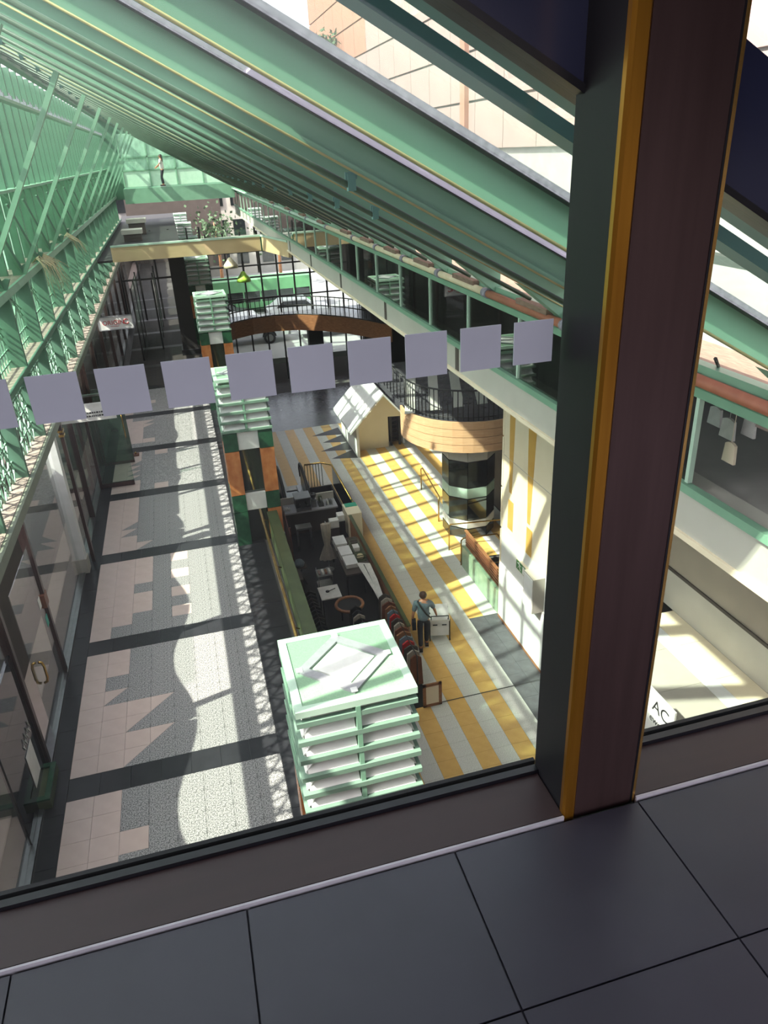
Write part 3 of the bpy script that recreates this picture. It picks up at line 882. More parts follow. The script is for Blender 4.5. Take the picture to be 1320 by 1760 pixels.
# wall closing the court behind the camera
struct(B(-8, 12, 0.9, 1.30, -13, -2.2), 'wall_front', 'taupe', 'wall of the court below the gallery')

# ================================================================== CREAM WALL (right)
cwall = sroot('wall_right', 'cream stone wall with honey marble inlays below the balcony')
part(B(7.0, 8.4, 12.75, 15.46, -8.92, -3.42), 'stone_face', 'cream', cwall)
part(B(7.0, 8.4, 12.75, 15.46, ZL, -8.92), 'white_dado', 'whitew', cwall, 'white lower part of the wall')
part(B(6.965, 7.0, 12.75, 15.44, ZL+0.07, -9.95), 'white_panel', 'white', cwall)
part(B(6.955, 7.0, 12.75, 15.44, ZL, ZL+0.07), 'baseboard', 'wood', cwall)
for (z0, z1) in ((-3.42, -6.4), (-6.45, -7.75), (-7.8, -8.9), (-8.97, -10.0), (-10.05, ZL)):
    part(B(6.985, 7.02, 15.42, 15.50, min(z0, z1), max(z0, z1)), 'corner_moulding', 'cream', cwall)
for yc, w, zb in ((14.98, 0.23, -7.75), (13.93, 0.30, -8.10)):
    part(MB().prism([(yc-w, -3.42), (yc+w, -3.42), (yc+w*0.55, -6.4), (yc+0.07, zb), (yc-0.07, zb), (yc-w*0.55, -6.4)], 'x', 6.994, 7.0), 'marble_inlay', 'marb_y', cwall)
for yc, z0, z1 in ((14.93, -8.75, -7.95), (13.86, -8.9, -8.2)):
    part(B(6.994, 7.0, yc-0.15, yc+0.15, z0, z1), 'marble_inlay', 'marb_y', cwall)
for z in (-5.2, -6.9): part(B(6.992, 7.0, 12.8, 15.4, z, z+0.012), 'stone_joint', 'grey', cwall)
t = empty('exit_sign', (6.97, 14.1, -9.36), 'small green exit sign on the cream wall', 'sign')
part(B(6.93, 6.995, 13.82, 14.36, -9.52, -9.24), 'sign_box', 'cream', t)
part(B(6.922, 6.93, 13.84, 14.34, -9.50, -9.26), 'sign_face', 'exitg', t)
pg = MB()
pg.box(6.916, 6.922, 13.88, 13.98, -9.48, -9.28)
pg.box(6.916, 6.922, 14.14, 14.18, -9.36, -9.30).lathe((6.919, 14.17, -9.275), [(0.016, -0.003), (0.016, 0.003)], 8, 'x')
pg.bar((6.919, 14.16, -9.36), (6.919, 14.08, -9.46), 0.02, 0.006).bar((6.919, 14.16, -9.36), (6.919, 14.24, -9.45), 0.02, 0.006).bar((6.919, 14.05, -9.33), (6.919, 14.26, -9.31), 0.016, 0.006)
part(pg, 'running_figure', 'paper', t)
t = empty('wall_cabinet', (6.9, 13.2, -9.5), 'pale grey cabinet fixed to the cream wall beside the exit sign', 'cabinet')
part(B(6.70, 6.995, 12.95, 13.45, -9.95, -9.02), 'cabinet_body', 'grey', t)
part(B(6.69, 6.70, 12.98, 13.42, -9.92, -9.05), 'door', 'white', t)

# ================================================================== MEZZANINE seen through the right pane
mz = sroot('floor', 'street-level landing at the right with white and yellow edge strips')
part(B(5.75, 8.4, 3.2, 10.27, ZW-0.4, ZW-0.02), 'slab', 'concrete', mz)
for j in range(7):
    y = 3.2+1.01*j
    for (xa, xb, m) in ((5.75, 6.44, 'grey'), (6.44, 7.56, 'grey'), (7.56, 7.84, 'white'), (7.84, 8.4, 'cream')):
        part(B(xa+0.003, xb-0.003, y+0.003, y+1.007, ZW-0.02, ZW), 'tile', m, mz)
struct(B(8.4, 8.8, 3.2, 12.75, ZW, -7.62), 'wall_right', 'grey', 'pale lower wall at the right landing')
struct(B(8.36, 8.8, 3.2, 12.75, -7.62, -3.42), 'wall_right', 'taupe', 'taupe upper wall under the balcony at the right')
struct(B(8.33, 8.36, 3.2, 12.75, -7.66, -7.60), 'trim_6', 'dark2', 'dark moulding between the pale and taupe wall')  # dark line where the two wall colours meet
t = empty('notice_board', (6.0, 7.3, ZW), 'white standing sign with dark lettering at the foot of the right window', 'sign')
part(MB().prism([(6.95, ZW+0.02), (7.62, ZW+0.02), (7.62, ZW+0.86), (6.95, ZW+0.86)], 'x', 6.0, 6.03), 'board', 'paper', t)
part(MB().bar((6.03, 7.0, ZW+0.8), (6.35, 7.0, ZW), 0.03, 0.03).bar((6.03, 7.57, ZW+0.8), (6.35, 7.57, ZW), 0.03, 0.03), 'prop_leg', 'alu', t)
text('AC', 0.30, (5.996, 7.26, ZW+0.62), (PI/2, 0, -PI/2), 'ink', t)
text('ework', 0.17, (5.996, 7.27, ZW+0.36), (PI/2, 0, -PI/2), 'ink', t)

# ================================================================== GABLED HOUSE
gh = empty('gabled_kiosk', (7.2, 29, ZL), 'white gabled kiosk with a steep roof and lit porch behind the striped floor', 'kiosk')
RXc, RZ = 7.21, -8.93
def roofpl(x1, z1):
    n = 0.10
    return MB().prism([(RXc, RZ), (x1, z1), (x1, z1-n), (RXc, RZ-n)] if x1 < RXc else [(RXc, RZ), (RXc, RZ-n), (x1, z1-n), (x1, z1)], 'y', 27.75, 31.2)
part(roofpl(5.75, -10.42), 'roof_slope', 'white', gh)
part(roofpl(8.50, -10.45), 'roof_slope', 'white', gh)
part(B(6.05, 6.15, 28.0, 31.1, ZL, -10.15), 'side_wall', 'whitew', gh)
part(B(8.30, 8.40, 28.9, 31.1, ZL, -10.4), 'side_wall', 'whitew', gh)
part(MB().prism([(6.15, ZL), (7.62, ZL), (7.62, -9.48), (7.21, -9.06), (6.15, -10.12)], 'y', 28.75, 28.85), 'porch_wall', 'cream', gh)
part(MB().prism([(7.62, -10.3), (8.30, -10.35), (7.62, -9.5)], 'y', 28.75, 28.85), 'porch_gable', 'cream', gh)
part(MB().bar((6.2, 28.1, -10.2), (7.2, 28.4, -9.2), 0.06, 0.06), 'porch_beam', 'taupe', gh)
part(B(7.62, 8.3, 29.3, 29.4, ZL, -10.2), 'doorway', 'dark', gh)
part(B(7.72, 7.80, 28.8, 28.9, ZL, -10.3), 'door_frame', 'black', gh)
part(B(8.10, 8.18, 28.8, 28.9, ZL, -10.3), 'door_frame', 'black', gh)
for i in range(7):
    part(B(7.82, 8.08, 29.0, 29.28, ZL+0.15+0.18*i, ZL+0.17+0.18*i), 'shelf', 'dark2', gh)
for i, (x, z) in enumerate(((6.55, -9.98), (6.75, -9.78), (7.0, -9.52))):
    lp = part(MB().lathe((x, 28.35, z-0.02), [(0.05, -0.02), (0.06, 0.03)], 12), 'downlight', 'white', gh)
    part(MB().lathe((x, 28.35, z-0.045), [(0.04, -0.006), (0.04, 0.0)], 12), 'lens', 'lampw', lp)
part(B(5.98, 6.05, 29.0, 29.35, -10.9, -10.35), 'side_window', 'dark', gh)

# ================================================================== ROUND BALCONY with plank band, glass octagon below
rb = empty('round_balcony', (8.0, 21.3, -8.35), 'round balcony wrapped in pale wood planks with black railing', 'balcony')
RCX, RCY, RR = 8.3, 21.2, 2.2
def arc_band(r0, r1, a0, a1, z0, z1, n=18, c=(RCX, RCY)):
    mb = MB()
    for i in range(n):
        u, v = a0+(a1-a0)*i/n, a0+(a1-a0)*(i+1)/n
        P = lambda r, a, z: (c[0]+r*math.cos(a), c[1]+r*math.sin(a), z)
        mb.hexa([P(r0, u, z0), P(r1, u, z0), P(r1, v, z0), P(r0, v, z0), P(r0, u, z1), P(r1, u, z1), P(r1, v, z1), P(r0, v, z1)])
    return mb
A0, A1 = math.radians(172), math.radians(318)
for k in range(4):
    part(arc_band(RR-0.06, RR, A0, A1, -8.35+0.245*k+0.008, -8.35+0.245*(k+1)-0.008), 'plank', 'woodb', rb)
part(arc_band(RR-0.10, RR-0.05, A0, A1, -8.34, -7.38), 'band_backing', 'dark2', rb)
dk = MB().prism([(RCX+(RR-0.08)*math.cos(A0+(A1-A0)*i/20), RCY+(RR-0.08)*math.sin(A0+(A1-A0)*i/20)) for i in range(21)]+[(9.55, 20.2), (9.55, 26.5), (RCX-RR*0.96, 26.5)], 'z', -7.55, -7.38)
part(dk, 'deck', 'dtile', rb)
for k in range(7):
    part(MB().prism([(6.0+0.8*k, 20.6), (6.35+0.8*k, 20.6), (7.6+0.8*k, 24.5), (7.25+0.8*k, 24.5)], 'z', -7.379, -7.372), 'deck_stripe', 'wtile', rb)
rail = MB()
nb = 34
RP = [(RCX+(RR-0.16)*math.cos(A0+(A1-A0)*i/nb), RCY+(RR-0.16)*math.sin(A0+(A1-A0)*i/nb)) for i in range(nb+1)]
for i, (x, y) in enumerate(RP):
    part(MB().tube([(x, y, -7.38), (x, y, -6.48)], 0.018, 6), 'baluster', 'black', rb)
part(MB().tube([(x, y, -6.46) for x, y in RP], 0.028, 6), 'railing', 'black', rb)
part(MB().tube([(x, y, -7.28) for x, y in RP], 0.016, 6), 'railing', 'black', rb)
for i in range(12):
    y = 21.8+0.4*i
    part(MB().tube([(RCX-RR+0.14, y, -7.38), (RCX-RR+0.14, y, -6.48)], 0.018, 6), 'baluster', 'black', rb)
part(MB().tube([(RCX-RR+0.14, 21.5, -6.46), (RCX-RR+0.14, 26.4, -6.46)], 0.028, 6), 'railing', 'black', rb)
struct(B(9.6, 9.8, 19.3, 30, ZL, -3.42), 'wall_right', 'dark2', 'dark wall behind the round balcony')
struct(B(7.6, 9.8, 15.46, 15.6, ZL, -3.42), 'wall_right', 'cream', 'return of the cream wall')

oc = empty('glass_octagon', (8.1, 20.6, ZL), 'mirrored octagonal glass column with pale bands under the round balcony', 'column')
OX, OY, OR = 8.1, 20.6, 0.86
def octo(r, a_off=PI/8): return [(OX+r*math.cos(a_off+PI/4*i), OY+r*math.sin(a_off+PI/4*i)) for i in range(8)]
part(MB().prism(octo(OR-0.03), 'z', ZL, -8.35), 'core', 'dark2', oc)
zs = [(-8.62, -8.36, 'mirror'), (-8.95, -8.64, 'panelw'), (-9.85, -8.97, 'mirror'), (-10.22, -9.87, 'mint_l'), (-11.0, -10.24, 'mirror'), (-11.3, -11.02, 'panelw'), (ZL, -11.32, 'mirror_d')]
pts = octo(OR)
for i in range(8):
    p, q = Vector(pts[i]), Vector(pts[(i+1) % 8])
    d = (q-p).normalized(); nrm = Vector((d.y, -d.x)); p2, q2 = p+d*0.012, q-d*0.012
    for (z0, z1, m) in zs:
        pi_, qi_ = p2-nrm*0.03, q2-nrm*0.03
        part(MB().prism([tuple(p2), tuple(q2), tuple(qi_), tuple(pi_)], 'z', z0+0.008, z1-0.008), 'facet', m, oc)
t = empty('hanging_sign', (9.2, 19.6, -8.9), 'white direction sign beside the glass octagon', 'sign')
part(B(8.95, 9.35, 19.4, 19.43, -9.25, -8.75), 'sign_plate', 'paper', t)
part(MB().bar((9.1, 19.395, -8.95), (9.2, 19.395, -8.85), 0.02, 0.004).bar((9.1, 19.395, -9.15), (9.2, 19.395, -9.05), 0.02, 0.004), 'arrow', 'ink', t)
part(MB().tube([(9.15, 19.42, -8.75), (9.15, 19.42, -8.0)], 0.01, 5), 'hanger', 'steel', t)

# brass handrails, stair
def brass_rail(pts, lab, r=0.025):
    c = Vector(pts[0])
    o = solo(MB().tube(pts, r, 8), 'brass_handrail', ['brass2'], c, lab, 'handrail')
    return o
brass_rail([(7.55, 24.0, ZL), (7.55, 24.0, ZL+0.85), (7.58, 23.9, ZL+0.92), (7.35, 21.4, ZL+0.92), (7.30, 21.3, ZL+0.85), (7.30, 21.3, ZL)], 'long brass handrail beside the striped floor left of the glass octagon')
brass_rail([(6.95, 19.3, ZL), (6.95, 19.3, ZL+0.85), (7.0, 19.3, ZL+0.92), (8.9, 19.0, ZL+0.92), (8.95, 19.0, ZL+0.86), (8.95, 19.0, ZL)], 'upper brass handrail crossing in front of the glass octagon')
brass_rail([(6.98, 18.3, ZL), (6.98, 18.3, ZL+0.86), (7.05, 18.3, ZL+0.93), (8.1, 18.2, ZL+0.93), (8.5, 17.6, ZL+0.4), (8.6, 17.5, ZL)], 'lower brass handrail bending down into the stairwell')
brass_rail([(7.6, 17.6, ZL+0.3), (7.9, 17.2, ZL+0.55), (8.7, 17.3, ZL+0.5)], 'short brass rail inside the stairwell', 0.02)
t = empty('stair_wall', (7.1, 17, ZL), 'pale green marble stair wall topped by a brown slatted rail', 'balustrade')
for k in range(4):
    y = 15.52+0.68*k
    part(B(6.98, 7.14, y+0.004, y+0.676, ZL, ZL+0.72), 'marble_slab', 'gmarb_l', t)
for k in range(5):
    part(MB().bar((7.06, 15.5, ZL+0.80+0.09*k), (7.06, 18.1, ZL+0.80+0.09*k), 0.03, 0.055), 'rail_slat', 'woodr', t)
part(MB().bar((7.06, 15.5, ZL+1.28), (7.06, 18.15, ZL+1.28), 0.07, 0.05), 'top_rail', 'wood', t)
for k in range(4):
    part(B(7.075, 7.095, 15.6+0.8*k, 15.64+0.8*k, ZL+0.7, ZL+1.26), 'rail_post', 'brass2', t)
st = empty('staircase', (8.0, 17, ZL), 'dark staircase descending behind the green marble stair wall', 'stairs')
for k in range(7):
    part(B(SX0, SX1, SY1-0.4*(k+1), SY1-0.4*k, ZL-2.0, ZL-0.17*(k+1)), 'step', 'dtile', st)
part(B(SX0-0.04, SX0, SY0, SY1, ZL-2.0, ZL-0.02), 'stair_side', 'dark', st)

# ================================================================== ESCALATOR WELL
es = empty('escalator', (3.0, 24.5, ZL), 'escalator going down in the railed well beyond the market stall', 'escalator')
for x in (2.42, 3.30):
    hp = [(x, 25.9, ZL+0.45), (x, 26.05, ZL+0.75), (x, 25.9, ZL+0.98), (x, 25.4, ZL+1.0), (x, 24.6, ZL+0.75), (x, 22.9, ZL-0.2), (x, 21.9, ZL-0.75)]
    part(MB().tube(hp, 0.06, 6), 'handrail', 'black', es, 'black rubber handrail')
    part(MB().prism([(25.95, ZL+0.1), (25.95, ZL+0.9), (25.4, ZL+0.95), (24.6, ZL+0.7), (22.9, ZL-0.25), (22.9, ZL-0.9), (24.8, ZL)], 'x', x-0.02, x+0.02), 'balustrade', 'steel', es)
    part(MB().prism([(25.9, ZL), (25.9, ZL+0.12), (24.7, ZL+0.1), (22.9, ZL-0.85), (22.9, ZL-1.1), (24.9, ZL-0.1)], 'x', x+0.03 if x < 3 else x-0.22, x+0.22 if x < 3 else x-0.03), 'skirt', 'steel', es)
for k in range(9):
    part(B(2.62, 3.10, 24.7-0.24*(k+1), 24.7-0.24*k, ZL-1.6, ZL-0.12*(k+1)), 'step', 'dark', es)
part(B(2.62, 3.10, 24.72, 25.6, ZL-0.2, ZL+0.002), 'landing_plate', 'steel', es)
struct(B(HX0-0.1, HX1+0.1, HY0-0.9, HY1+0.1, ZL-2.4, ZL-2.2), 'floor', 'dark', 'dark bottom of the escalator well')
struct(B(HX1, HX1+0.05, HY0-0.6, HY1, ZL-2.3, ZL-0.02), 'wall_right', 'mirror_d', 'dark lining of the escalator well')
struct(B(HX0-0.1, HX1, HY1, HY1+0.05, ZL-2.3, ZL-0.02), 'wall_back', 'mirror_d', 'dark end lining of the escalator well')
wr = empty('well_railing', (HX1, 24, ZL), 'brass topped railing with dark bars around the escalator well', 'railing')
part(MB().tube([(3.45, HY1+0.08, ZL+0.95), (HX1-0.3, HY1+0.08, ZL+0.95), (HX1+0.05, HY1-0.3, ZL+0.95), (HX1+0.05, 22.1, ZL+0.95)], 0.035, 8), 'top_rail', 'brass2', wr)
part(MB().bar((HX1+0.05, HY1-0.3, ZL+0.5), (HX1+0.05, 22.1, ZL+0.5), 0.015, 0.8), 'dark_panel', 'mirror_d', wr)
for k in range(7):
    x = 3.45+0.11*k
    part(B(x-0.012, x+0.012, HY1+0.07, HY1+0.09, ZL, ZL+0.93), 'bar', 'olive', wr)

# ================================================================== MARKET STALL (dark, between the walkway and the striped floor)
CT = ZL+0.86
def stall(mb, name, mats, lab, cat, group=None):
    c = Vector(mb.v[0]); xs_ = [v[0] for v in mb.v]; ys_ = [v[1] for v in mb.v]; zs_ = [v[2] for v in mb.v]
    return solo(mb, name, mats, ((min(xs_)+max(xs_))/2, (min(ys_)+max(ys_))/2, min(zs_)), lab, cat, group)
stall(B(1.52, 4.1, 12.6, 22.3, ZL, ZL+0.012), 'floor_mat', ['black'], 'large black mat covering the market stall floor', 'mat')
t = empty('back_counter', (3, 22.4, ZL), 'pale counter closing the stall in front of the escalator', 'counter')
part(B(2.05, 3.95, 22.0, 22.75, CT-0.05, CT), 'counter_top', 'alu', t)
part(B(2.10, 3.90, 22.1, 22.7, ZL, CT-0.05), 'counter_body', 'dark2', t)
part(B(2.05, 3.95, 22.70, 22.76, CT, CT+0.25), 'splash_back', 'grey', t)
t = empty('espresso_machine', (2.85, 22.35, CT), 'dark espresso machine on the pale back counter', 'coffee machine')
part(B(2.55, 3.05, 22.15, 22.6, CT+0.08, CT+0.42), 'body', 'black', t)
part(B(2.53, 3.07, 22.05, 22.62, CT+0.42, CT+0.46), 'cup_tray', 'steel', t)
part(B(2.55, 3.05, 22.02, 22.2, CT, CT+0.08), 'drip_tray', 'steel', t)
for x in (2.68, 2.90): part(MB().tube([(x, 22.16, CT+0.26), (x, 22.0, CT+0.24), (x, 21.9, CT+0.22)], 0.02, 6), 'portafilter', 'black', t)
t = empty('coffee_grinder', (3.15, 22.3, CT), 'coffee grinder with round black hopper beside the espresso machine', 'grinder')
part(B(3.10, 3.26, 22.2, 22.42, CT, CT+0.28), 'body', 'steel', t)
part(MB().lathe((3.18, 22.3, CT+0.28), [(0.05, 0), (0.10, 0.10), (0.11, 0.18), (0.085, 0.185), (0.07, 0.10)], 14), 'hopper', 'black', t)
t = empty('coffee_brewer', (3.42, 22.25, CT), 'olive metal coffee brewer on the counter right of the grinder', 'coffee machine')
part(B(3.33, 3.50, 22.15, 22.45, CT, CT+0.10), 'base', 'dark', t)
part(MB().lathe((3.41, 22.32, CT+0.10), [(0.07, 0), (0.08, 0.10), (0.075, 0.22), (0.05, 0.26)], 12), 'tank', 'olive', t)
part(MB().tube([(3.41, 22.25, CT+0.30), (3.41, 22.12, CT+0.30), (3.41, 22.10, CT+0.18)], 0.018, 6), 'spout', 'steel', t)
random.seed(11)
for i in range(7):
    x, y = 3.6+0.05*(i % 4)+0.01*i, 22.2+0.14*(i//4)
    stall(MB().lathe((x, y, CT), [(0.022, 0), (0.024, 0.1), (0.012, 0.14), (0.012, 0.18)], 8), 'syrup_bottle', [['steel', 'paper', 'mirror'][i % 3]], '%s bottle, %s of the cluster at the right end of the back counter' % (['steel', 'white', 'smoky'][i % 3], ORD[i]), 'bottle', 'bottles on the back counter')
for i in range(5):
    stall(MB().lathe((2.2+0.07*(i % 3), 22.25+0.09*(i//3), CT), [(0.026, 0), (0.032, 0.09), (0.028, 0.09), (0.022, 0.01)], 10), 'cup', ['paper'], 'small white cup, %s of the five at the left end of the back counter' % ORD[i], 'cup', 'cups on the back counter')
stall(B(2.35, 2.85, 20.9, 21.25, CT-0.12, CT-0.06).box(2.37, 2.40, 20.92, 20.95, ZL, CT-0.12).box(2.80, 2.83, 20.92, 20.95, ZL, CT-0.12).box(2.37, 2.40, 21.2, 21.23, ZL, CT-0.12).box(2.80, 2.83, 21.2, 21.23, ZL, CT-0.12), 'side_table', ['steel'], 'pale steel side table standing before the espresso machine', 'table')
stall(B(3.45, 3.75, 20.95, 21.2, ZL+0.6, CT+0.0), 'carton', ['paper'], 'white carton on end between the grinder and the wood partition', 'box')
stall(B(3.45, 3.75, 20.95, 21.2, ZL, ZL+0.6), 'crate', ['dark2'], 'dark crate carrying the white carton near the partition', 'crate')
stall(B(3.78, 4.0, 21.25, 21.55, CT-0.2, CT), 'carton', ['paper'], 'white box tucked in the corner by the turquoise topped plinth', 'box')
stall(B(3.77, 4.01, 21.2, 21.6, ZL, CT-0.2), 'cabinet', ['dark'], 'dark cabinet in the stall corner under a white box', 'cabinet')
# cream plinth with turquoise top
t = empty('plinth', (4.3, 21.7, ZL), 'cream plinth with a turquoise top at the stall corner', 'plinth')
part(B(4.10, 4.58, 21.2, 22.05, ZL, CT+0.02), 'plinth_body', 'cream', t)
part(B(4.16, 4.56, 21.75, 22.03, CT+0.02, CT+0.035), 'top_panel', 'turq', t, 'turquoise top panel')
# partition along the striped floor
t = empty('partition', (4.2, 18, ZL), 'low brown wood partition between stall and striped floor', 'partition')
for k in range(7):
    ya = 14.6+0.93*k
    part(B(4.14, 4.18, ya+0.004, ya+0.926, ZL+0.04, ZL+0.84), 'wood_panel', 'wood', t)
    part(B(4.18, 4.20, ya+0.004, ya+0.926, ZL+0.04, ZL+0.84), 'outer_panel', 'taupe', t)
part(B(4.12, 4.22, 14.6, 21.15, ZL+0.84, ZL+0.88), 'cap_rail', 'olive', t)
# rusty slatted screen
t = empty('slatted_screen', (1.95, 20.6, ZL), 'rust brown slatted screen leaning beside the orange marble pillar', 'screen')
for k in range(26):
    z = ZL+0.55+0.035*k
    part(MB().bar((1.98+0.006*k*0, 19.4+0.02*k*0, z), (2.0, 21.9, z+0.25), 0.02, 0.02), 'slat', 'woodr', t)
for y in (19.4, 20.6, 21.9):
    part(MB().bar((1.985, y, ZL), (1.985, y, ZL+1.68), 0.03, 0.05), 'post', 'woodr', t)
# long beige gown on a stand
t = empty('hanging_gown', (3.05, 19.4, ZL), 'long beige pleated gown hanging in the middle of the stall', 'garment')
prof = []
mb = MB()
n = 28
rings = [(0.0, 0.13), (0.35, 0.115), (0.72, 0.075), (0.95, 0.16), (1.2, 0.24)]
a = 0
for hz, rr in rings:
    for j in range(n):
        an = 2*PI*j/n; r = rr*(1+0.18*math.cos(an*9))
        mb.v.append((3.05+r*math.cos(an)*1.1, 19.4+r*math.sin(an)*0.6, ZL+1.62-hz))
mb.smooth = True
for i in range(len(rings)-1):
    for j in range(n):
        mb.face([i*n+j, i*n+(j+1) % n, (i+1)*n+(j+1) % n, (i+1)*n+j])
mb.smooth = False
mb.face(list(range(n)))
part(mb, 'pleated_cloth', 'cloth', t)
part(MB().tube([(3.05, 19.4, ZL+0.02), (3.05, 19.4, ZL+1.7)], 0.015, 6), 'stand', 'steel', t)
part(MB().lathe((3.05, 19.4, ZL+0.012), [(0.16, 0), (0.16, 0.02)], 12), 'stand_base', 'steel', t)
# shelf with stacked white boxes
t = empty('display_table', (3.6, 18.7, ZL), 'dark display table along the partition carrying white boxes', 'table')
part(B(3.25, 4.05, 17.7, 19.9, ZL+0.70, ZL+0.75), 'table_top', 'dark2', t)
for x in (3.28, 4.0):
    for y in (17.75, 19.83): part(B(x-0.025, x+0.025, y-0.025, y+0.025, ZL+0.012, ZL+0.70), 'leg', 'black', t)
for i, (y, h, lab) in enumerate(((19.45, 0.22, 'farthest white box of three in a row on the display table'), (18.85, 0.17, 'middle white box of three in a row on the display table'), (18.3, 0.13, 'nearest white box of three in a row on the display table'))):
    o = stall(B(3.28+0.03*i, 3.62+0.03*i, y-0.27, y+0.25, ZL+0.75, ZL+0.75+h), 'box', ['paper'], lab, 'box')
    part(B(3.27+0.03*i, 3.63+0.03*i, y-0.28, y+0.26, ZL+0.75+h-0.04, ZL+0.752+h), 'lid', 'white', o)
t = empty('wire_basket', (3.85, 18.8, ZL+0.75), 'olive wire basket beside the white boxes', 'basket')
part(B(3.72, 4.0, 18.3, 19.4, ZL+0.75, ZL+0.77), 'bottom', 'olive', t)
for z in (0.80, 0.88, 0.96):
    part(MB().tube([(3.72, 18.3, ZL+z), (4.0, 18.3, ZL+z), (4.0, 19.4, ZL+z), (3.72, 19.4, ZL+z)], 0.012, 5, True), 'wire', 'olive', t)
stall(B(3.76, 3.95, 18.9, 19.15, ZL+0.77, ZL+0.90), 'packet', ['paper'], 'white packet lying in the olive wire basket', 'packet')
stall(MB().lathe((3.86, 18.5, ZL+0.77), [(0.10, 0), (0.11, 0.05), (0.08, 0.11)], 10), 'bowl', ['straw'], 'small straw coloured bowl in the olive wire basket', 'bowl')
# white cloth over the end of the rack
mb = MB()
cl = [(3.62, 17.9, ZL+0.98), (3.98, 17.75, ZL+0.98), (4.02, 17.1, ZL+0.80), (4.06, 16.4, ZL+0.40), (4.08, 16.0, ZL+0.05), (3.98, 16.35, ZL+0.28), (3.84, 16.9, ZL+0.62)]
top = [Vector(p) for p in cl]
a = len(mb.v); mb.v += [tuple(p) for p in top]+[tuple(p-Vector((0, 0.01, 0.02))) for p in top]
for (i, j, k_) in ((0, 1, 2), (0, 2, 6), (6, 2, 3), (6, 3, 5), (5, 3, 4)):
    mb.face([i, j, k_]); mb.face([7+k_, 7+j, 7+i])
for i in range(7): mb.face([i, 7+i, 7+(i+1) % 7, (i+1) % 7])
stall(mb, 'draped_cloth', ['wcloth'], 'white cloth draped down over the end of the display table', 'cloth')
t = empty('clothes_rack', (3.8, 17.2, ZL), 'black clothes rack holding the draped white cloth', 'rack')
part(MB().tube([(3.8, 17.75, ZL+0.012), (3.8, 17.75, ZL+0.97), (3.8, 16.6, ZL+0.97), (3.8, 16.6, ZL+0.012)], 0.014, 6), 'frame', 'black', t)
# small cabinet, white table, ring table
t = empty('drawer_cabinet', (2.7, 18.2, ZL), 'small steel trolley cabinet with goods on top, left of the white boxes', 'trolley')
part(B(2.48, 2.92, 18.0, 18.45, ZL+0.62, ZL+0.66), 'top_shelf', 'steel', t)
part(B(2.48, 2.92, 18.0, 18.45, ZL+0.25, ZL+0.28), 'lower_shelf', 'steel', t)
for x in (2.50, 2.90):
    for y in (18.02, 18.43): part(MB().tube([(x, y, ZL+0.012), (x, y, ZL+0.74)], 0.012, 6), 'leg', 'steel', t)
for i in range(4): stall(B(2.52+0.1*i, 2.58+0.1*i, 18.1, 18.3, ZL+0.66, ZL+0.72+0.02*(i % 2)), 'carton', [['pinkc', 'paper', 'wood', 'paper'][i]], '%s carton, %s from the left on top of the steel trolley' % (['pink', 'white', 'brown', 'white'][i], ORD[i]), 'box', 'cartons on the steel trolley')
t = empty('white_table', (2.6, 16.9, ZL), 'white square table top with a black tool in the middle of the stall', 'table')
part(B(2.32, 2.88, 16.55, 17.2, ZL+0.80, ZL+0.83), 'table_top', 'paper', t)
for x in (2.36, 2.84):
    for y in (16.6, 17.15): part(B(x-0.015, x+0.015, y-0.015, y+0.015, ZL+0.012, ZL+0.80), 'leg', 'black', t)
stall(MB().lathe((2.55, 16.9, ZL+0.83), [(0.05, 0), (0.055, 0.025), (0.03, 0.035)], 10).bar((2.6, 16.9, ZL+0.85), (2.78, 16.98, ZL+0.85), 0.015, 0.015), 'pan', ['black'], 'small black pan lying on the white table', 'pan')
t = empty('round_table', (3.0, 16.2, ZL), 'round dark table with pale wood rim near the white table', 'table')
part(MB().tube([(3.0+0.36*math.cos(2*PI*i/24), 16.2+0.36*math.sin(2*PI*i/24), ZL+0.76) for i in range(24)], 0.045, 8, True), 'rim', 'wood', t, 'pale wood rim')
part(MB().lathe((3.0, 16.2, ZL+0.73), [(0.35, 0), (0.35, 0.025)], 24), 'table_top', 'black', t)
part(MB().lathe((3.0, 16.2, ZL+0.012), [(0.22, 0), (0.2, 0.03), (0.03, 0.06), (0.03, 0.71)], 12), 'pedestal', 'black', t)
# dark garments on rails
random.seed(5)
CN = dict(black='black', dark='very dark', trou='navy black', shirt='slate grey', cloth='beige', woodr='red brown', dark2='dark brown', red='red', wood='tan')
def rack(x, y0, y1, n, cols, lab, glab, short):
    t = empty('garment_rack', (x, y0, ZL), lab, 'rack')
    part(MB().tube([(x, y0, ZL+0.012), (x, y0, ZL+1.25), (x, y1, ZL+1.25), (x, y1, ZL+0.012)], 0.015, 6), 'frame', 'black', t)
    for i in range(n):
        y = y0+0.1+(y1-y0-0.2)*i/(n-1); w = random.uniform(0.16, 0.22); h = random.uniform(0.65, 0.95)
        mb = MB().prism([(x-w, ZL+1.2-h), (x+w, ZL+1.2-h), (x+w*0.8, ZL+1.12), (x+0.03, ZL+1.2), (x-0.03, ZL+1.2), (x-w*0.8, ZL+1.12)], 'y', y-0.02, y+0.025)
        mb.tube([(x, y, ZL+1.19), (x, y, ZL+1.25)], 0.006, 4)
        stall(mb, 'garment', [cols[i % len(cols)]], '%s garment, %s from the near end of the %s' % (CN[cols[i % len(cols)]], ORD[i], short), 'garment', glab)
rack(2.0, 14.4, 16.6, 12, ['black', 'dark', 'trou', 'black'], 'black garment rack near the brass handrail', 'dark garments on the rack near the brass handrail', 'rack near the brass handrail')
rack(3.0, 13.2, 15.5, 12, ['trou', 'black', 'shirt', 'dark', 'cloth'], 'black garment rack behind the big lantern', 'dark and grey garments on the rack behind the big lantern', 'rack behind the big lantern')
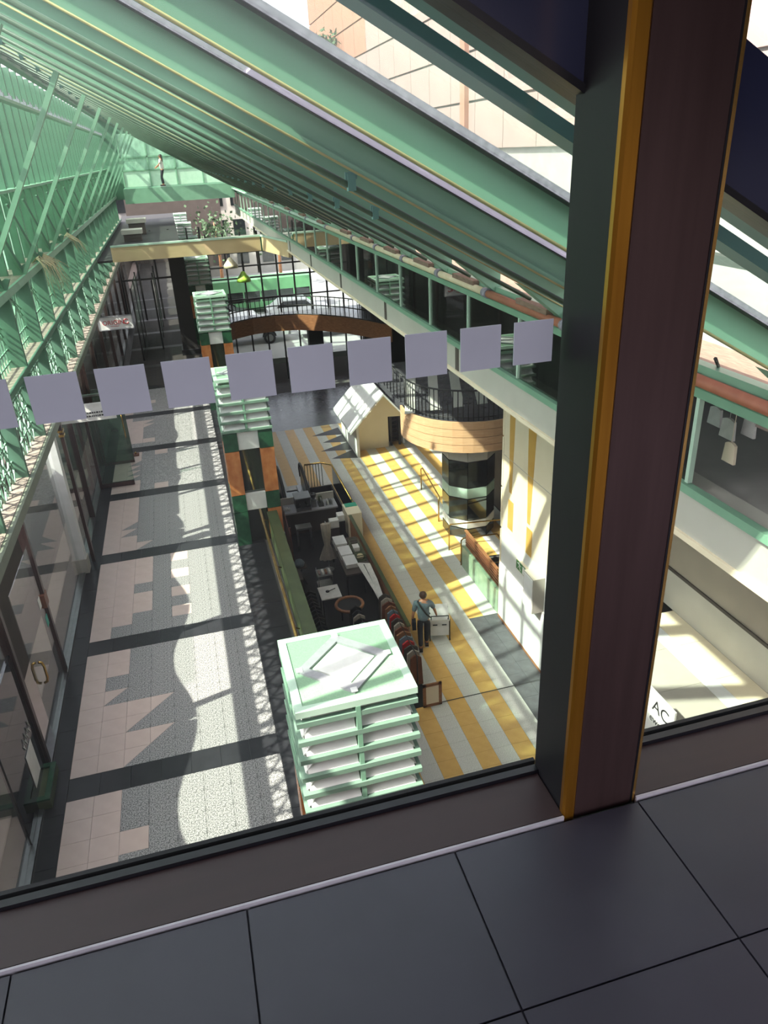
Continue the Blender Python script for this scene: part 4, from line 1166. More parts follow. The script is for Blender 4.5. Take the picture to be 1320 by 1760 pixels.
rack(3.85, 12.9, 15.8, 15, ['woodr', 'cloth', 'dark2', 'red', 'shirt', 'wood'], 'black garment rack beside the partition by the walking man', 'brown and red garments on the rack beside the walking man', 'rack beside the walking man')
t = empty('picture_frame', (4.05, 12.55, ZL), 'wooden framed board leaning at the corner of the stall behind the lantern', 'frame')
fm = MB()
for (a_, b_, c_, d_) in ((3.85, 4.3, 0.05, 0.12), (3.85, 4.3, 0.63, 0.70), (3.85, 3.92, 0.05, 0.70), (4.23, 4.3, 0.05, 0.70)):
    fm.box(a_, b_, 12.5, 12.54, ZL+c_, ZL+d_)
part(fm, 'frame_moulding', 'wood', t); part(B(3.92, 4.23, 12.515, 12.53, ZL+0.12, ZL+0.63), 'panel', 'cream', t)
# things at the left side of the stall
t = empty('folding_stool', (2.1, 19.0, ZL), 'dark folding stool with a bundle on it below the rust screen', 'stool')
part(MB().bar((1.95, 18.8, ZL+0.012), (2.25, 19.2, ZL+0.55), 0.03, 0.03).bar((2.25, 18.8, ZL+0.012), (1.95, 19.2, ZL+0.55), 0.03, 0.03), 'leg', 'black', t)
part(B(1.9, 2.3, 18.8, 19.2, ZL+0.55, ZL+0.58), 'seat', 'dark2', t)
stall(MB().lathe((2.1, 19.0, ZL+0.58), [(0.14, 0), (0.17, 0.08), (0.11, 0.17), (0.04, 0.2)], 10), 'bundle', ['shirt'], 'grey bundle lying on the dark folding stool', 'bag')
stall(B(1.75, 2.05, 17.9, 18.5, ZL+0.012, ZL+0.75), 'cupboard', ['dark2'], 'dark brown cupboard against the pillar side of the stall', 'cupboard')
stall(B(1.68, 1.92, 18.9, 19.3, ZL+0.012, ZL+0.8), 'carton', ['wood'], 'brown cardboard box standing by the orange marble pillar foot', 'box')

# ================================================================== WALKING MAN, CART, FAR WOMAN
def skin_mesh(name, verts, edges, radii, m, parent, sub=2, root=0):
    me = bpy.data.meshes.new(name)
    me.from_pydata(verts, edges, [])
    o = bpy.data.objects.new(name, me)
    COL.objects.link(o)
    md = o.modifiers.new('skin', 'SKIN')
    md.use_smooth_shade = True
    for i, r in enumerate(radii):
        me.skin_vertices[0].data[i].radius = (r, r) if not isinstance(r, tuple) else r
        me.skin_vertices[0].data[i].use_root = (i == root)
    s = o.modifiers.new('sub', 'SUBSURF'); s.levels = sub; s.render_levels = sub
    bpy.context.view_layer.update()
    dg = bpy.context.evaluated_depsgraph_get()
    m2 = bpy.data.meshes.new_from_object(o.evaluated_get(dg))
    bpy.data.objects.remove(o)
    m2.name = name
    m2.materials.clear(); m2.materials.append(M[m])
    for p in m2.polygons: p.use_smooth = True; p.material_index = 0
    ob = link(name, m2, parent)
    ORG[ob.name] = ORG[parent.name]
    return ob

def person(loc, rz, label, hairm, shirtm, troum, sleeve, lfoot, rfoot, lhand, rhand, longhair=False, S=1.0, head_yaw=0.0):
    """local frame: facing +y, right is +x, z up; heights for a 1.72 m figure"""
    t = empty('person', loc, label, 'person')
    t.rotation_euler = (0, 0, rz)
    def knee(h, f):
        m = (Vector(h)+Vector(f))/2; return m+Vector((0, 0.07, 0.02))
    def elbow(sh, ha):
        m = (Vector(sh)+Vector(ha))/2; return m+Vector((0.03*(1 if sh[0] > 0 else -1), -0.05, -0.03))
    hipL, hipR = Vector((-0.09, 0, 0.90)), Vector((0.09, 0, 0.90))
    shL, shR = Vector((-0.185, 0, 1.40)), Vector((0.185, 0, 1.40))
    aL, aR = Vector(lfoot), Vector(rfoot)
    kL, kR = knee(hipL, aL), knee(hipR, aR)
    hL, hR = Vector(lhand), Vector(rhand)
    eL, eR = elbow(shL, hL), elbow(shR, hR)
    V = [(0,0,0.93), (0,0,1.10), (0,0,1.28), (0,-0.005,1.41), (0,0.005,1.485), (0,0.015,1.535),
         (0,0.02,1.60), (0,0.015,1.665), hipL, kL, aL, aL+Vector((0,0.15,-0.045)), hipR, kR, aR, aR+Vector((0,0.15,-0.045)),
         shL, eL, hL, shR, eR, hR]
    E = [(0,1),(1,2),(2,3),(3,4),(4,5),(5,6),(6,7),(0,8),(8,9),(9,10),(10,11),(0,12),(12,13),(13,14),(14,15),(3,16),(16,17),(17,18),(3,19),(19,20),(20,21)]
    Rd = [(0.11,0.085),(0.10,0.08),(0.14,0.10),(0.12,0.085),0.052,0.055,(0.075,0.09),(0.062,0.075),0.085,0.056,0.042,0.032,0.085,0.056,0.042,0.032,0.052,0.040,0.030,0.052,0.040,0.030]
    # fingers: five short chains per hand
    for hv, hi, ev, sgn in ((hL, 18, eL, -1), (hR, 21, eR, 1)):
        d = (hv-ev).normalized()
        side = Vector((0, 1, 0)) if abs(d.y) < 0.8 else Vector((1, 0, 0))
        pk = len(V); V.append(hv+d*0.07); E.append((hi, pk)); Rd.append((0.030, 0.018))
        for q, (off, ln) in enumerate(((-0.027, 0.062), (-0.009, 0.075), (0.009, 0.07), (0.027, 0.055))):
            a_ = len(V); V.append(hv+d*0.10+side*off); V.append(hv+d*(0.10+ln)+side*off*1.1+Vector((-0.018*sgn, 0, 0)))
            E += [(pk, a_), (a_, a_+1)]; Rd += [0.010, 0.008]
        a_ = len(V); V.append(hv+d*0.045+side*0.035); V.append(hv+d*0.085+side*0.055)
        E += [(hi, a_), (a_, a_+1)]; Rd += [0.011, 0.009]
    V = [tuple(Vector(v)*S) for v in V]
    Rd = [tuple(x*S for x in r) if isinstance(r, tuple) else r*S for r in Rd]
    skin_mesh('body', V, E, Rd, 'skin', t, 2)
    # face
    fc = MB()
    fc.prism([(-0.012, 1.575), (0.012, 1.575), (0.006, 1.615), (-0.006, 1.615)], 'y', 0.095, 0.118)
    fc.smooth = True
    for x in (-0.078, 0.078): fc.lathe((x, 0.01, 1.60), [(0.012, -0.03), (0.022, 0.0), (0.014, 0.03)], 8)
    o = link('nose_and_ears', MB.mesh(fc, 'nose_and_ears', ['skin']), t)
    ey = MB()
    for x in (-0.032, 0.032): ey.box(x-0.012, x+0.012, 0.098, 0.106, 1.607, 1.617)
    ey.box(-0.022, 0.022, 0.092, 0.104, 1.553, 1.560)
    link('eyes_and_mouth', ey.mesh('eyes_and_mouth', ['hair']), t)
    # clothes
    up = Vector((0,0,1))
    sv_ = [(0,0,0.83),(0,0,1.08),(0,0,1.28),(0,-0.005,1.41),(0,0.0,1.455), shL, shL.lerp(eL, sleeve), shR, shR.lerp(eR, sleeve)]
    se = [(0,1),(1,2),(2,3),(3,4),(3,5),(5,6),(3,7),(7,8)]
    skin_mesh('shirt', [tuple(Vector(v)*S) for v in sv_], se, [(0.175*S,0.145*S),(0.165*S,0.135*S),(0.162*S,0.12*S),(0.14*S,0.10*S),0.062*S,0.075*S,0.066*S,0.075*S,0.066*S], shirtm, t, 2)
    tv = [(0,0,1.02),(0,0,0.90), hipL, kL, aL+Vector((0,0,0.04)), hipR, kR, aR+Vector((0,0,0.04))]
    te = [(0,1),(1,2),(2,3),(3,4),(1,5),(5,6),(6,7)]
    skin_mesh('trousers', [tuple(Vector(v)*S) for v in tv], te, [(0.14*S,0.115*S),(0.145*S,0.12*S),0.10*S,0.078*S,0.064*S,0.10*S,0.078*S,0.064*S], troum, t, 2)
    for a_ in (aL, aR):
        sh = MB()
        sh.prism([(-0.045, -0.10), (0.045, -0.10), (0.052, 0.08), (0.035, 0.17), (-0.035, 0.17), (-0.052, 0.08)], 'z', 0.025, 0.085).m(1)
        sh.prism([(-0.048, -0.105), (0.048, -0.105), (0.056, 0.08), (0.037, 0.178), (-0.037, 0.178), (-0.056, 0.08)], 'z', 0.0, 0.025)
        so = link('shoe', sh.mesh('shoe', ['shoe', 'sole']), t)
        so.location = (a_.x, a_.y, a_.z-0.09)
    hb = MB(); hb.smooth = True
    hb.lathe((0, -0.008, 1.60), [(0.080, -0.035), (0.096, 0.01), (0.094, 0.05), (0.072, 0.095), (0.03, 0.118)], 14)
    hb.smooth = False
    if longhair:
        hb.hexa([(-0.09,-0.10,1.30),(0.09,-0.10,1.30),(0.08,-0.05,1.30),(-0.08,-0.05,1.30),(-0.09,-0.10,1.64),(0.09,-0.10,1.64),(0.09,0.0,1.64),(-0.09,0.0,1.64)])
    link('hair', hb.mesh('hair', [hairm]), t)
    return t
man = person((4.60, 14.72, ZL), math.radians(-14), 'person in slate shirt and black trousers seen from behind, walking with a white cart', 'hairb', 'shirt', 'trou', 0.75,
             (-0.10, -0.20, 0.14), (0.07, 0.10, 0.09), (-0.29, 0.03, 0.78), (0.34, 0.25, 0.86))
sb = MB().tube([(-0.14, -0.07, 1.46), (-0.06, -0.135, 1.34), (0.06, -0.135, 1.14), (0.165, -0.06, 0.98)], 0.022, 6)
sb.tube([(-0.14, -0.07, 1.46), (-0.10, 0.06, 1.44), (0.03, 0.135, 1.22), (0.165, 0.05, 1.0)], 0.02, 6)
link('bag_strap', sb.mesh('bag_strap', ['black']), man)
bgm = MB().prism([(0.02, 0.68), (-0.17, 0.68), (-0.17, 0.92), (-0.02, 0.95)], 'x', -0.30, -0.20)
link('shoulder_bag', bgm.mesh('shoulder_bag', ['trou']), man)
woman = person((0.05, 49.25, ZG), math.radians(80), 'person with long dark hair in white top on the far green bridge', 'hair', 'wcloth', 'trou', 0.9,
               (-0.09, 0.02, 0.09), (0.09, 0.10, 0.09), (-0.16, 0.26, 1.08), (0.14, 0.28, 1.06), True)
t = empty('cart', (5.15, 15.15, ZL), 'white box cart with dark frame pushed by the walking man', 'cart')
t.rotation_euler = (0, 0, math.radians(-14))
def lpart(mb, name, m, par): return link(name, mb.mesh(name, [m]), par)
lpart(B(-0.24, 0.24, -0.28, 0.34, 0.16, 0.62), 'box_body', 'white', t)
lpart(MB().prism([(-0.30, 0.62), (0.36, 0.62), (0.36, 0.72), (-0.30, 0.66)], 'x', -0.26, 0.26), 'lid', 'panelw', t)
lpart(B(-0.27, -0.243, -0.30, 0.36, 0.10, 0.60), 'dark_side', 'ink', t)
for x in (-0.26, 0.26):
    for y in (-0.28, 0.32):
        lpart(MB().tube([(x, y, 0.07), (x, y, 0.66)], 0.016, 6), 'frame_post', 'black', t)
        lpart(MB().lathe((x-0.015, y, 0.045), [(0.045, 0), (0.045, 0.03)], 10, 'x'), 'wheel', 'rubber', t)
for x in (-0.12, 0.12): lpart(B(x-0.06, x+0.06, -0.29, -0.28, 0.48, 0.51), 'handle_slot', 'ink', t)
lpart(MB().tube([(-0.22, -0.28, 0.66), (-0.22, -0.38, 0.84), (0.22, -0.38, 0.84), (0.22, -0.28, 0.66)], 0.014, 6), 'push_bar', 'black', t)
# ================================================================== BEIGE CROSS BRIDGE, FAR GREEN BRIDGE, FAR END
bb = empty('cross_bridge', (1, 33, -3.6), 'beige bridge crossing the mall between lattice wall and balcony', 'bridge')
part(B(-2.45, 3.55, 32.6, 32.75, -3.66, -3.10), 'fascia_panel', 'beige', bb)
part(MB().prism([(3.55, 32.6), (4.2, 29.6), (4.32, 29.6), (3.65, 32.75)], 'z', -3.66, -3.10), 'fascia_panel', 'beige', bb)
part(MB().prism([(-2.45, 32.75), (3.65, 32.75), (4.3, 29.8), (4.3, 37), (-2.45, 37)], 'z', -3.64, -3.42), 'deck', 'concrete', bb)
part(B(-2.45, 3.55, 32.57, 32.66, -3.10, -3.03), 'bottom_rail', 'mint_l', bb)
part(MB().bar((3.55, 32.6, -3.065), (4.2, 29.6, -3.065), 0.08, 0.07), 'bottom_rail', 'mint_l', bb)
part(B(3.50, 3.58, 32.56, 32.62, -3.66, -3.10), 'green_joint', 'gmarb', bb)
fb = empty('far_bridge', (1, 49, -2.3), 'green glazed bridge at the far end carrying a person', 'bridge')
part(B(-2.3, 4.0, 48.4, 51.5, -2.25, ZG-0.01), 'deck', 'mint_d', fb)
part(B(-2.3, 4.0, 48.35, 48.4, -2.3, ZG), 'fascia', 'mint', fb)
for k in range(4):
    part(B(-2.3+1.58*k+0.04, -2.3+1.58*(k+1)-0.04, 51.3, 51.33, ZG+0.9, 1.4), 'glass_pane', 'g_green', fb)
    part(B(-2.3+1.58*k+0.04, -2.3+1.58*(k+1)-0.04, 51.3, 51.34, ZG, ZG+0.9), 'low_panel', 'mint_l', fb)
    part(B(-2.3+1.58*k-0.04, -2.3+1.58*k+0.04, 51.25, 51.4, ZG, 1.6), 'post', 'mint', fb)
part(B(-2.3, 4.0, 51.25, 51.4, 0.1, 0.18), 'transom', 'mint', fb)
part(B(-2.3, 4.0, 51.25, 51.4, ZG+0.88, ZG+0.94), 'transom', 'mint', fb)
struct(B(-3.6, 4.6, 73, 73.3, -9.2, -2.0), 'wall_back', 'dark2', 'dark brown end wall far under the green bridge')
struct(MB().prism([(-3.6, -2.3), (12, -2.3), (12, -1.6), (4.2, -1.6), (-3.3, 2.6), (-3.6, 2.6)], 'y', 54.2, 54.5), 'wall_back', 'mint_d', 'far green gable end')
struct(B(-3.6, 1.42, 60, 73, ZW-0.5, ZW-0.02), 'floor', 'shadefloor', 'far part of the street-level floor')
for (x, y, z, lab) in ((-1.9, 41.0, -3.3, 'nearer pale kiosk roof beyond the beige bridge beside the green fins'), (-1.75, 44.5, -3.05, 'farther pale kiosk roof beyond the beige bridge beside the green fins')):
    t = empty('small_kiosk', (x, y, -3.63), lab, 'kiosk')
    part(B(x-0.5, x+0.5, y-0.5, y+0.5, z, z+0.2), 'roof', 'grey', t)
    part(B(x-0.42, x+0.42, y-0.45, y+0.45, -3.63, z), 'body', 'dark2', t)

struct(B(-3.3, 0.30, 33.2, 60, -3.72, -3.64), 'ceiling', 'dark', 'added dark slab shading the entrance hall beyond the beige bridge')  # slab added to block light and darken the hall below
# ---- dark entrance hall under the beige bridge, left
eh = sroot('wall_back', 'dark glazed entrance wall under the beige bridge')
part(B(-3.3, 1.6, 46.0, 46.03, ZW+0.05, -3.7), 'glass', 'g_shop', eh)
for x in (-3.2, -2.2, -1.2, -0.2, 0.8, 1.5): part(B(x-0.05, x+0.05, 45.9, 46.1, ZW, -3.6), 'frame', 'black', eh)
for z in (-6.2, -4.6): part(B(-3.3, 1.6, 45.92, 46.08, z-0.05, z+0.05), 'frame', 'black', eh)
t = empty('dark_column', (0.0, 36.5, ZW), 'tall dark square column under the beige bridge', 'column')
part(B(-0.35, 0.35, 36.2, 36.9, ZW, -3.64), 'shaft', 'dark', t)
part(B(-0.42, 0.42, 36.1, 37.0, ZW, ZW+0.25), 'plinth', 'blacktile', t)
for i, (x, y, lab) in enumerate(((-2.2, 36, 'dark glass shop screen with pale poster under the beige bridge'), (-1.3, 38, 'dark glass shop screen nearer the dark column'))):
    t = empty('glass_screen', (x, y, ZW), lab, 'screen')
    part(B(x-0.02, x+0.02, y, y+5.5, ZW+0.05, -5.3), 'pane', 'g_leaf', t)
    for yy in (y, y+2.7, y+5.5): part(B(x-0.04, x+0.04, yy-0.04, yy+0.04, ZW, -5.2), 'post', 'black', t)
    part(B(x-0.03, x-0.021, y+0.6, y+1.9, -6.2, -5.7), 'poster', 'paper', t)

# ---- curved wood band bridge at the far right with black railing
cb = empty('curved_bridge', (5, 38, -8.4), 'curved brown wood bridge band in front of the street windows', 'bridge')
CP = [(1.5, 37.2), (2.3, 38.3), (3.3, 38.9), (4.5, 39.1), (5.7, 38.8), (6.8, 38.0), (7.8, 36.9), (8.6, 35.6), (9.4, 34.0)]
for i in range(len(CP)-1):
    part(MB().bar((*CP[i], -8.05), (*CP[i+1], -8.05), 0.08, 0.80), 'wood_panel', 'wood', cb)
part(MB().prism(CP+[(9.6, 40.4), (1.5, 40.4)], 'z', -8.0, -7.75), 'deck', 'dtile', cb)
for i in range(len(CP)-1):
    for k in range(5):
        u = k/5
        x = CP[i][0]+(CP[i+1][0]-CP[i][0])*u; y = CP[i][1]+(CP[i+1][1]-CP[i][1])*u
        part(MB().tube([(x, y, -7.66), (x, y, -6.72)], 0.02, 5), 'baluster', 'black', cb)
for z in (-6.70, -7.15, -7.62):
    part(MB().tube([(x, y, z) for x, y in CP], 0.03, 5), 'railing', 'black', cb)
# street window wall
sw = sroot('window_3', 'tall black framed street windows at the far right end of the court')
part(B(1.6, 9.6, 41.0, 41.02, -11.6, -3.6), 'glazing', 'g_win', sw)
for k in range(10):
    x = 1.6+0.88*k
    part(B(x-0.04, x+0.04, 40.95, 41.08, -11.6, -3.6), 'mullion', 'black', sw)
for z in (-8.6, -7.0, -5.9, -5.3, -4.6, -3.9): part(B(1.6, 9.6, 40.96, 41.06, z-0.035, z+0.035), 'transom', 'black', sw)
part(B(9.6, 12, 40.5, 41, ZL, -3.4), 'pier', 'dark', sw)
part(B(6.4, 7.2, 40.3, 40.9, ZL, -8.45), 'pier', 'dark', sw)
struct(B(1.0, 1.6, 36.5, 41, ZL, -8.6), 'wall_left', 'dark', 'dark return wall beside the far pillar')
for (x, z, m, lab) in ((3.1, -5.35, 'greenlamp', 'lime green pendant lamp shade hanging in front of the street windows'), (2.55, -4.65, 'palep', 'pale yellow pendant lamp shade high before the street windows')):
    t = empty('pendant_lamp', (x, 38.5, z), lab, 'lamp')
    part(MB().lathe((x, 38.5, z), [(0.36, -0.36), (0.33, -0.20), (0.17, -0.02), (0.10, 0.10), (0.03, 0.14)], 16), 'shade', m, t)
    part(MB().tube([(x, 38.5, z+0.12), (x, 38.5, z+1.4)], 0.012, 5), 'cord', 'black', t)
# outside street
ZS = -10.45
struct(B(-40, 60, 41.3, 110, ZS-0.3, ZS), 'floor', 'asphalt', 'street outside the far windows')
def wheel(x, y, r, par, side):
    o = part(MB().lathe((x, y, ZS+r), [(r*0.62, -0.11), (r, -0.09), (r, 0.09), (r*0.62, 0.11)], 18, 'y'), 'wheel', 'rubber', par)
    w = MB()
    w.lathe((x, y+side*0.115, ZS+r), [(r*0.60, -0.015), (r*0.60, 0.015)], 18, 'y')
    part(w, 'hub_cap', 'steel', o)
pk = empty('pickup_truck', (4, 46, ZS), 'white pickup truck parked outside under the curved wood band', 'truck')
py0, py1 = 45.1, 46.9
part(MB().prism([(0.6, ZS+0.45), (5.9, ZS+0.45), (6.0, ZS+0.95), (5.8, ZS+1.08), (4.7, ZS+1.14), (4.1, ZS+1.75), (2.6, ZS+1.78), (2.45, ZS+1.15), (0.55, ZS+1.15)], 'y', py0, py1), 'body', 'carw', pk)
part(MB().prism([(2.75, ZS+1.17), (4.45, ZS+1.17), (4.0, ZS+1.66), (2.85, ZS+1.68)], 'y', py0-0.015, py0+0.02), 'side_window', 'mirror_d', pk)
for x in (1.55, 4.75):
    part(MB().prism([(x+0.43*math.cos(PI*i/10), ZS+0.42+0.43*math.sin(PI*i/10)) for i in range(11)], 'y', py0-0.012, py0+0.03), 'wheel_arch', 'rubber', pk)
    wheel(x, py0+0.02, 0.36, pk, -1); wheel(x, py1-0.02, 0.36, pk, 1)
part(B(5.9, 6.08, py0+0.1, py1-0.1, ZS+0.42, ZS+0.62), 'bumper', 'steel', pk)
part(B(5.92, 6.02, py0+0.05, py0+0.35, ZS+0.75, ZS+0.95), 'headlight', 'paper', pk)
bu = empty('bus', (5.2, 56, ZS), 'bright green bus passing outside the street windows', 'bus')
part(B(1.8, 9.3, 55.0, 57.2, ZS+0.30, ZS+0.80), 'lower_body', 'busg', bu)
part(B(1.8, 9.3, 55.02, 57.2, ZS+0.80, ZS+1.55), 'window_band', 'mirror', bu)
part(B(1.8, 9.3, 55.0, 57.2, ZS+1.55, ZS+2.35), 'roof', 'busg', bu)
for k in range(7): part(B(1.8+1.22*k, 1.9+1.22*k, 54.99, 55.03, ZS+0.80, ZS+1.55), 'pillar', 'busg', bu)
for x in (3.3, 7.7): wheel(x, 55.1, 0.45, bu, -1)
def car(x, y, col, lab):
    c = empty('car', (x, y, ZS), lab, 'car')
    part(MB().prism([(x-2.1, ZS+0.3), (x+2.1, ZS+0.3), (x+2.15, ZS+0.75), (x+1.2, ZS+0.9), (x+0.6, ZS+1.4), (x-1.1, ZS+1.42), (x-1.8, ZS+0.95), (x-2.15, ZS+0.85)], 'y', y, y+1.7), 'body', col, c)
    part(MB().prism([(x+0.95, ZS+0.92), (x+0.5, ZS+1.33), (x-1.05, ZS+1.35), (x-1.55, ZS+0.95)], 'y', y-0.01, y+0.02), 'side_window', 'mirror_d', c)
    for dx in (-1.3, 1.3): wheel(x+dx, y+0.02, 0.32, c, -1)
car(8.8, 45.3, 'carw', 'white car outside right of the pickup')
car(7.6, 51.0, 'carw', 'white car outside before the green bus')
car(2.2, 51.5, 'steel', 'silver car outside left, before the green bus')
# shop houses and trees over the street
for i, (x0, x1, h, m) in enumerate(((-12, 1.5, 9, 'concrete'), (1.7, 7.5, 7.5, 'grey'), (7.7, 15, 10, 'concrete'))):
    t = empty('street_building', ((x0+x1)/2, 75, ZS), ['grey building across the street, left', 'pale building across the street behind the bus', 'grey building across the street, right'][i], 'building')
    part(B(x0, x1, 75, 82, ZS, ZS+h), 'wall', m, t)
    for k in range(int((x1-x0)/1.8)):
        for j in range(3):
            part(B(x0+0.4+1.8*k, x0+1.5+1.8*k, 74.9, 75.02, ZS+1.0+2.6*j, ZS+2.4+2.6*j), 'window', 'mirror_d', t)
def tree(x, y, z0, h, r, lab, n=420, group=None):
    t = empty('tree', (x, y, z0), lab, 'tree', group)
    part(MB().tube([(x, y, z0), (x+0.1, y, z0+h*0.5), (x-0.05, y, z0+h*0.85)], [0.16, 0.12, 0.05], 8), 'trunk', 'wood', t)
    mb = MB()
    for i in range(n):
        u, v, w = [random.gauss(0, 0.45) for _ in range(3)]
        c = Vector((x+u*r, y+v*r, z0+h*0.75+w*r*0.9))
        d = Vector((random.gauss(0,1), random.gauss(0,1), random.gauss(0,1))).normalized()*0.16
        e = d.cross(Vector((random.gauss(0,1), random.gauss(0,1), random.gauss(0,1)))).normalized()*0.12
        a = len(mb.v); mb.v += [tuple(c-d), tuple(c+e), tuple(c+d), tuple(c-e)]; mb.face([a, a+1, a+2, a+3])
    part(mb, 'foliage', 'leaf', t, None, 'stuff')
tree(3.5, 66, ZS, 6.5, 2.0, 'leafy street tree left behind the bus')
tree(8.5, 66, ZS, 6.5, 2.0, 'leafy street tree right behind the bus')

# ================================================================== OUTSIDE: pink building right, street left
pb = empty('pink_building', (12, 35, -12), 'pale pink panelled concrete building seen through the glazed roof', 'building')
part(B(12.15, 13, 2.6, 41, -12, 12), 'core', 'concrete', pb)
part(B(12.15, 13, 41, 62, -0.6, 12), 'core', 'concrete', pb)
pnl = {}
for j in range(-1, 6):
    z0 = 1.40+1.67*j
    for i in range(22):
        y0 = 3.0+2.7*i
        m = 'brick' if (y0 > 46 and j >= 2) else 'pinkc'
        key = m
        if key not in pnl: pnl[key] = B(-0.07, 0.12, 0.02, 2.68, 0.045, 1.63).mesh('wall_panel', [m])
        piece('wall_panel', pnl[key], (12.05, y0, z0), pb)
for y in (30.9, 17.5): part(B(11.8, 12.0, y-0.25, y+0.25, -2, 12), 'pilaster', 'brick', pb)
part(B(11.3, 12.0, 52, 58, 5.0, 5.3), 'planter_ledge', 'concrete', pb)
mb = MB()
for i in range(500):
    c = Vector((11.5+random.gauss(0, 0.25), 55+random.gauss(0, 1.3), 5.8+random.gauss(0, 0.4)))
    d = Vector((random.gauss(0,1), random.gauss(0,1), random.gauss(0,1))).normalized()*0.2; e = d.orthogonal().normalized()*0.09
    a = len(mb.v); mb.v += [tuple(c-d), tuple(c+e), tuple(c+d), tuple(c-e)]; mb.face([a, a+1, a+2, a+3])
solo(mb, 'ledge_shrub', ['leaf'], (11.5, 55, 5.3), 'green shrub growing on a ledge of the pink building', 'shrub')
struct(B(-60, -8.4, -20, 110, ZW-0.4, ZW-0.1), 'floor', 'asphalt', 'ground outside the lattice wall')
for i, (y0, y1, x, h) in enumerate(((-8, 22, -24, 7), (24, 60, -26, 8), (62, 100, -24, 7))):
    t = empty('neighbour_building', (x, (y0+y1)/2, ZW), ['low building outside the lattice wall, nearest', 'low building outside the lattice wall, middle', 'low building outside the lattice wall, farthest'][i], 'building')
    part(B(x-6, x, y0, y1, ZW, ZW+h), 'wall', 'grey', t)
    for k in range(int((y1-y0)/3)):
        for j in range(2): part(B(x-0.02, x+0.05, y0+0.6+3*k, y0+2.2+3*k, ZW+1.2+3*j, ZW+2.8+3*j), 'window', 'mirror_d', t)
random.seed(9)
for q, (y0, y1) in enumerate(((4, 20), (20.3, 36), (36.3, 60))):
    t = empty('hedge', (-6.6, (y0+y1)/2, ZW-0.1), ['dark green hedge outside the lattice wall, nearest stretch', 'dark green hedge outside the lattice wall, middle stretch', 'dark green hedge outside the lattice wall, farthest stretch'][q], 'hedge')
    part(B(-7.0, -6.5, y0, y1, ZW-0.1, -3.3), 'inner_mass', 'leaf', t)
    mb = MB()
    for i in range(900):
        c = Vector((-6.5+random.uniform(-0.5, 0.12), random.uniform(y0, y1), random.uniform(-5.6, -3.1)))
        d = Vector((random.gauss(0,1), random.gauss(0,1), random.gauss(0,1))).normalized()*0.16; e = d.orthogonal().normalized()*0.09
        a = len(mb.v); mb.v += [tuple(c-d), tuple(c+e), tuple(c+d), tuple(c-e)]; mb.face([a, a+1, a+2, a+3])
    part(mb, 'foliage', 'leaf', t, None, 'stuff')
for k in range(4): tree(-15+1.5*(k % 2), 14+11*k, ZW-0.1, 6.0, 2.2, ['street tree outside the lattice wall, nearest', 'second street tree outside the lattice wall', 'third street tree outside the lattice wall', 'farthest street tree outside the lattice wall'][k])

# ================================================================== SHOP DOORS, SIGNS AND LEDGE THINGS (left)
d1 = empty('glass_door', (-3.2, 11.0, ZW), 'frameless glass door with paired brass handles near the walkway edge', 'door')
part(B(-3.215, -3.203, 10.45, 12.1, ZW+0.04, ZH-0.9), 'pane', 'g_shop', d1)
for s_ in (-1, 1):
    x = -3.209+0.07*s_
    part(MB().tube([(-3.209+0.02*s_, 10.75, ZW+1.30), (x, 10.75, ZW+1.28), (x+0.02*s_, 10.75, ZW+1.2), (x+0.02*s_, 10.75, ZW+0.98), (x, 10.75, ZW+0.90), (-3.209+0.02*s_, 10.75, ZW+0.88)], 0.022, 8), 'handle', 'brass2', d1, 'brass loop handle')
part(B(-3.26, -3.16, 12.08, 12.3, ZW+1.5, ZW+1.75), 'lock_plate', 'woodr', d1)
for (yy, zz, m) in ((11.85, ZW+1.75, 'paper'), (12.0, ZW+1.30, 'teal')):
    part(B(-3.202, -3.198, yy-0.07, yy+0.07, zz-0.10, zz+0.10), 'door_sticker', m, d1)
d2 = empty('panel_door', (-3.3, 9.9, ZW), 'dark bronze framed door panel with white script at the left edge', 'door')
part(B(-3.27, -3.22, 8.2, 9.75, ZW+0.04, ZW+2.2), 'panel', 'mirror_d', d2)
part(B(-3.30, -3.18, 9.72, 9.84, ZW, ZH-0.2), 'stile', 'bronze', d2)
part(B(-3.215, -3.208, 9.0, 9.4, ZW+0.3, ZW+0.9), 'paper_patch', 'paper', d2)
scr = MB()
for k in range(4):
    y = 9.55-0.13*k
    scr.tube([(-3.21, y, ZW+1.0), (-3.21, y-0.04, ZW+1.14), (-3.21, y-0.08, ZW+1.02), (-3.21, y-0.05, ZW+0.95), (-3.21, y-0.11, ZW+1.06)], 0.008, 4)
part(scr, 'script_strokes', 'paper', d2)
t = empty('floor_lightbox', (-3.6, 9.2, ZW), 'dark green framed box lying at the shop door by the left edge', 'box')
part(B(-4.2, -3.04, 8.85, 9.62, ZW, ZW+0.16), 'box_body', 'olive', t)
fm = MB()
for (a_, b_, c_, d_) in ((-4.2, -3.04, 8.85, 8.93), (-4.2, -3.04, 9.54, 9.62), (-3.12, -3.04, 8.93, 9.54), (-4.2, -4.12, 8.93, 9.54)): fm.box(a_, b_, c_, d_, ZW+0.16, ZW+0.19)
part(fm, 'frame', 'gmarb', t)
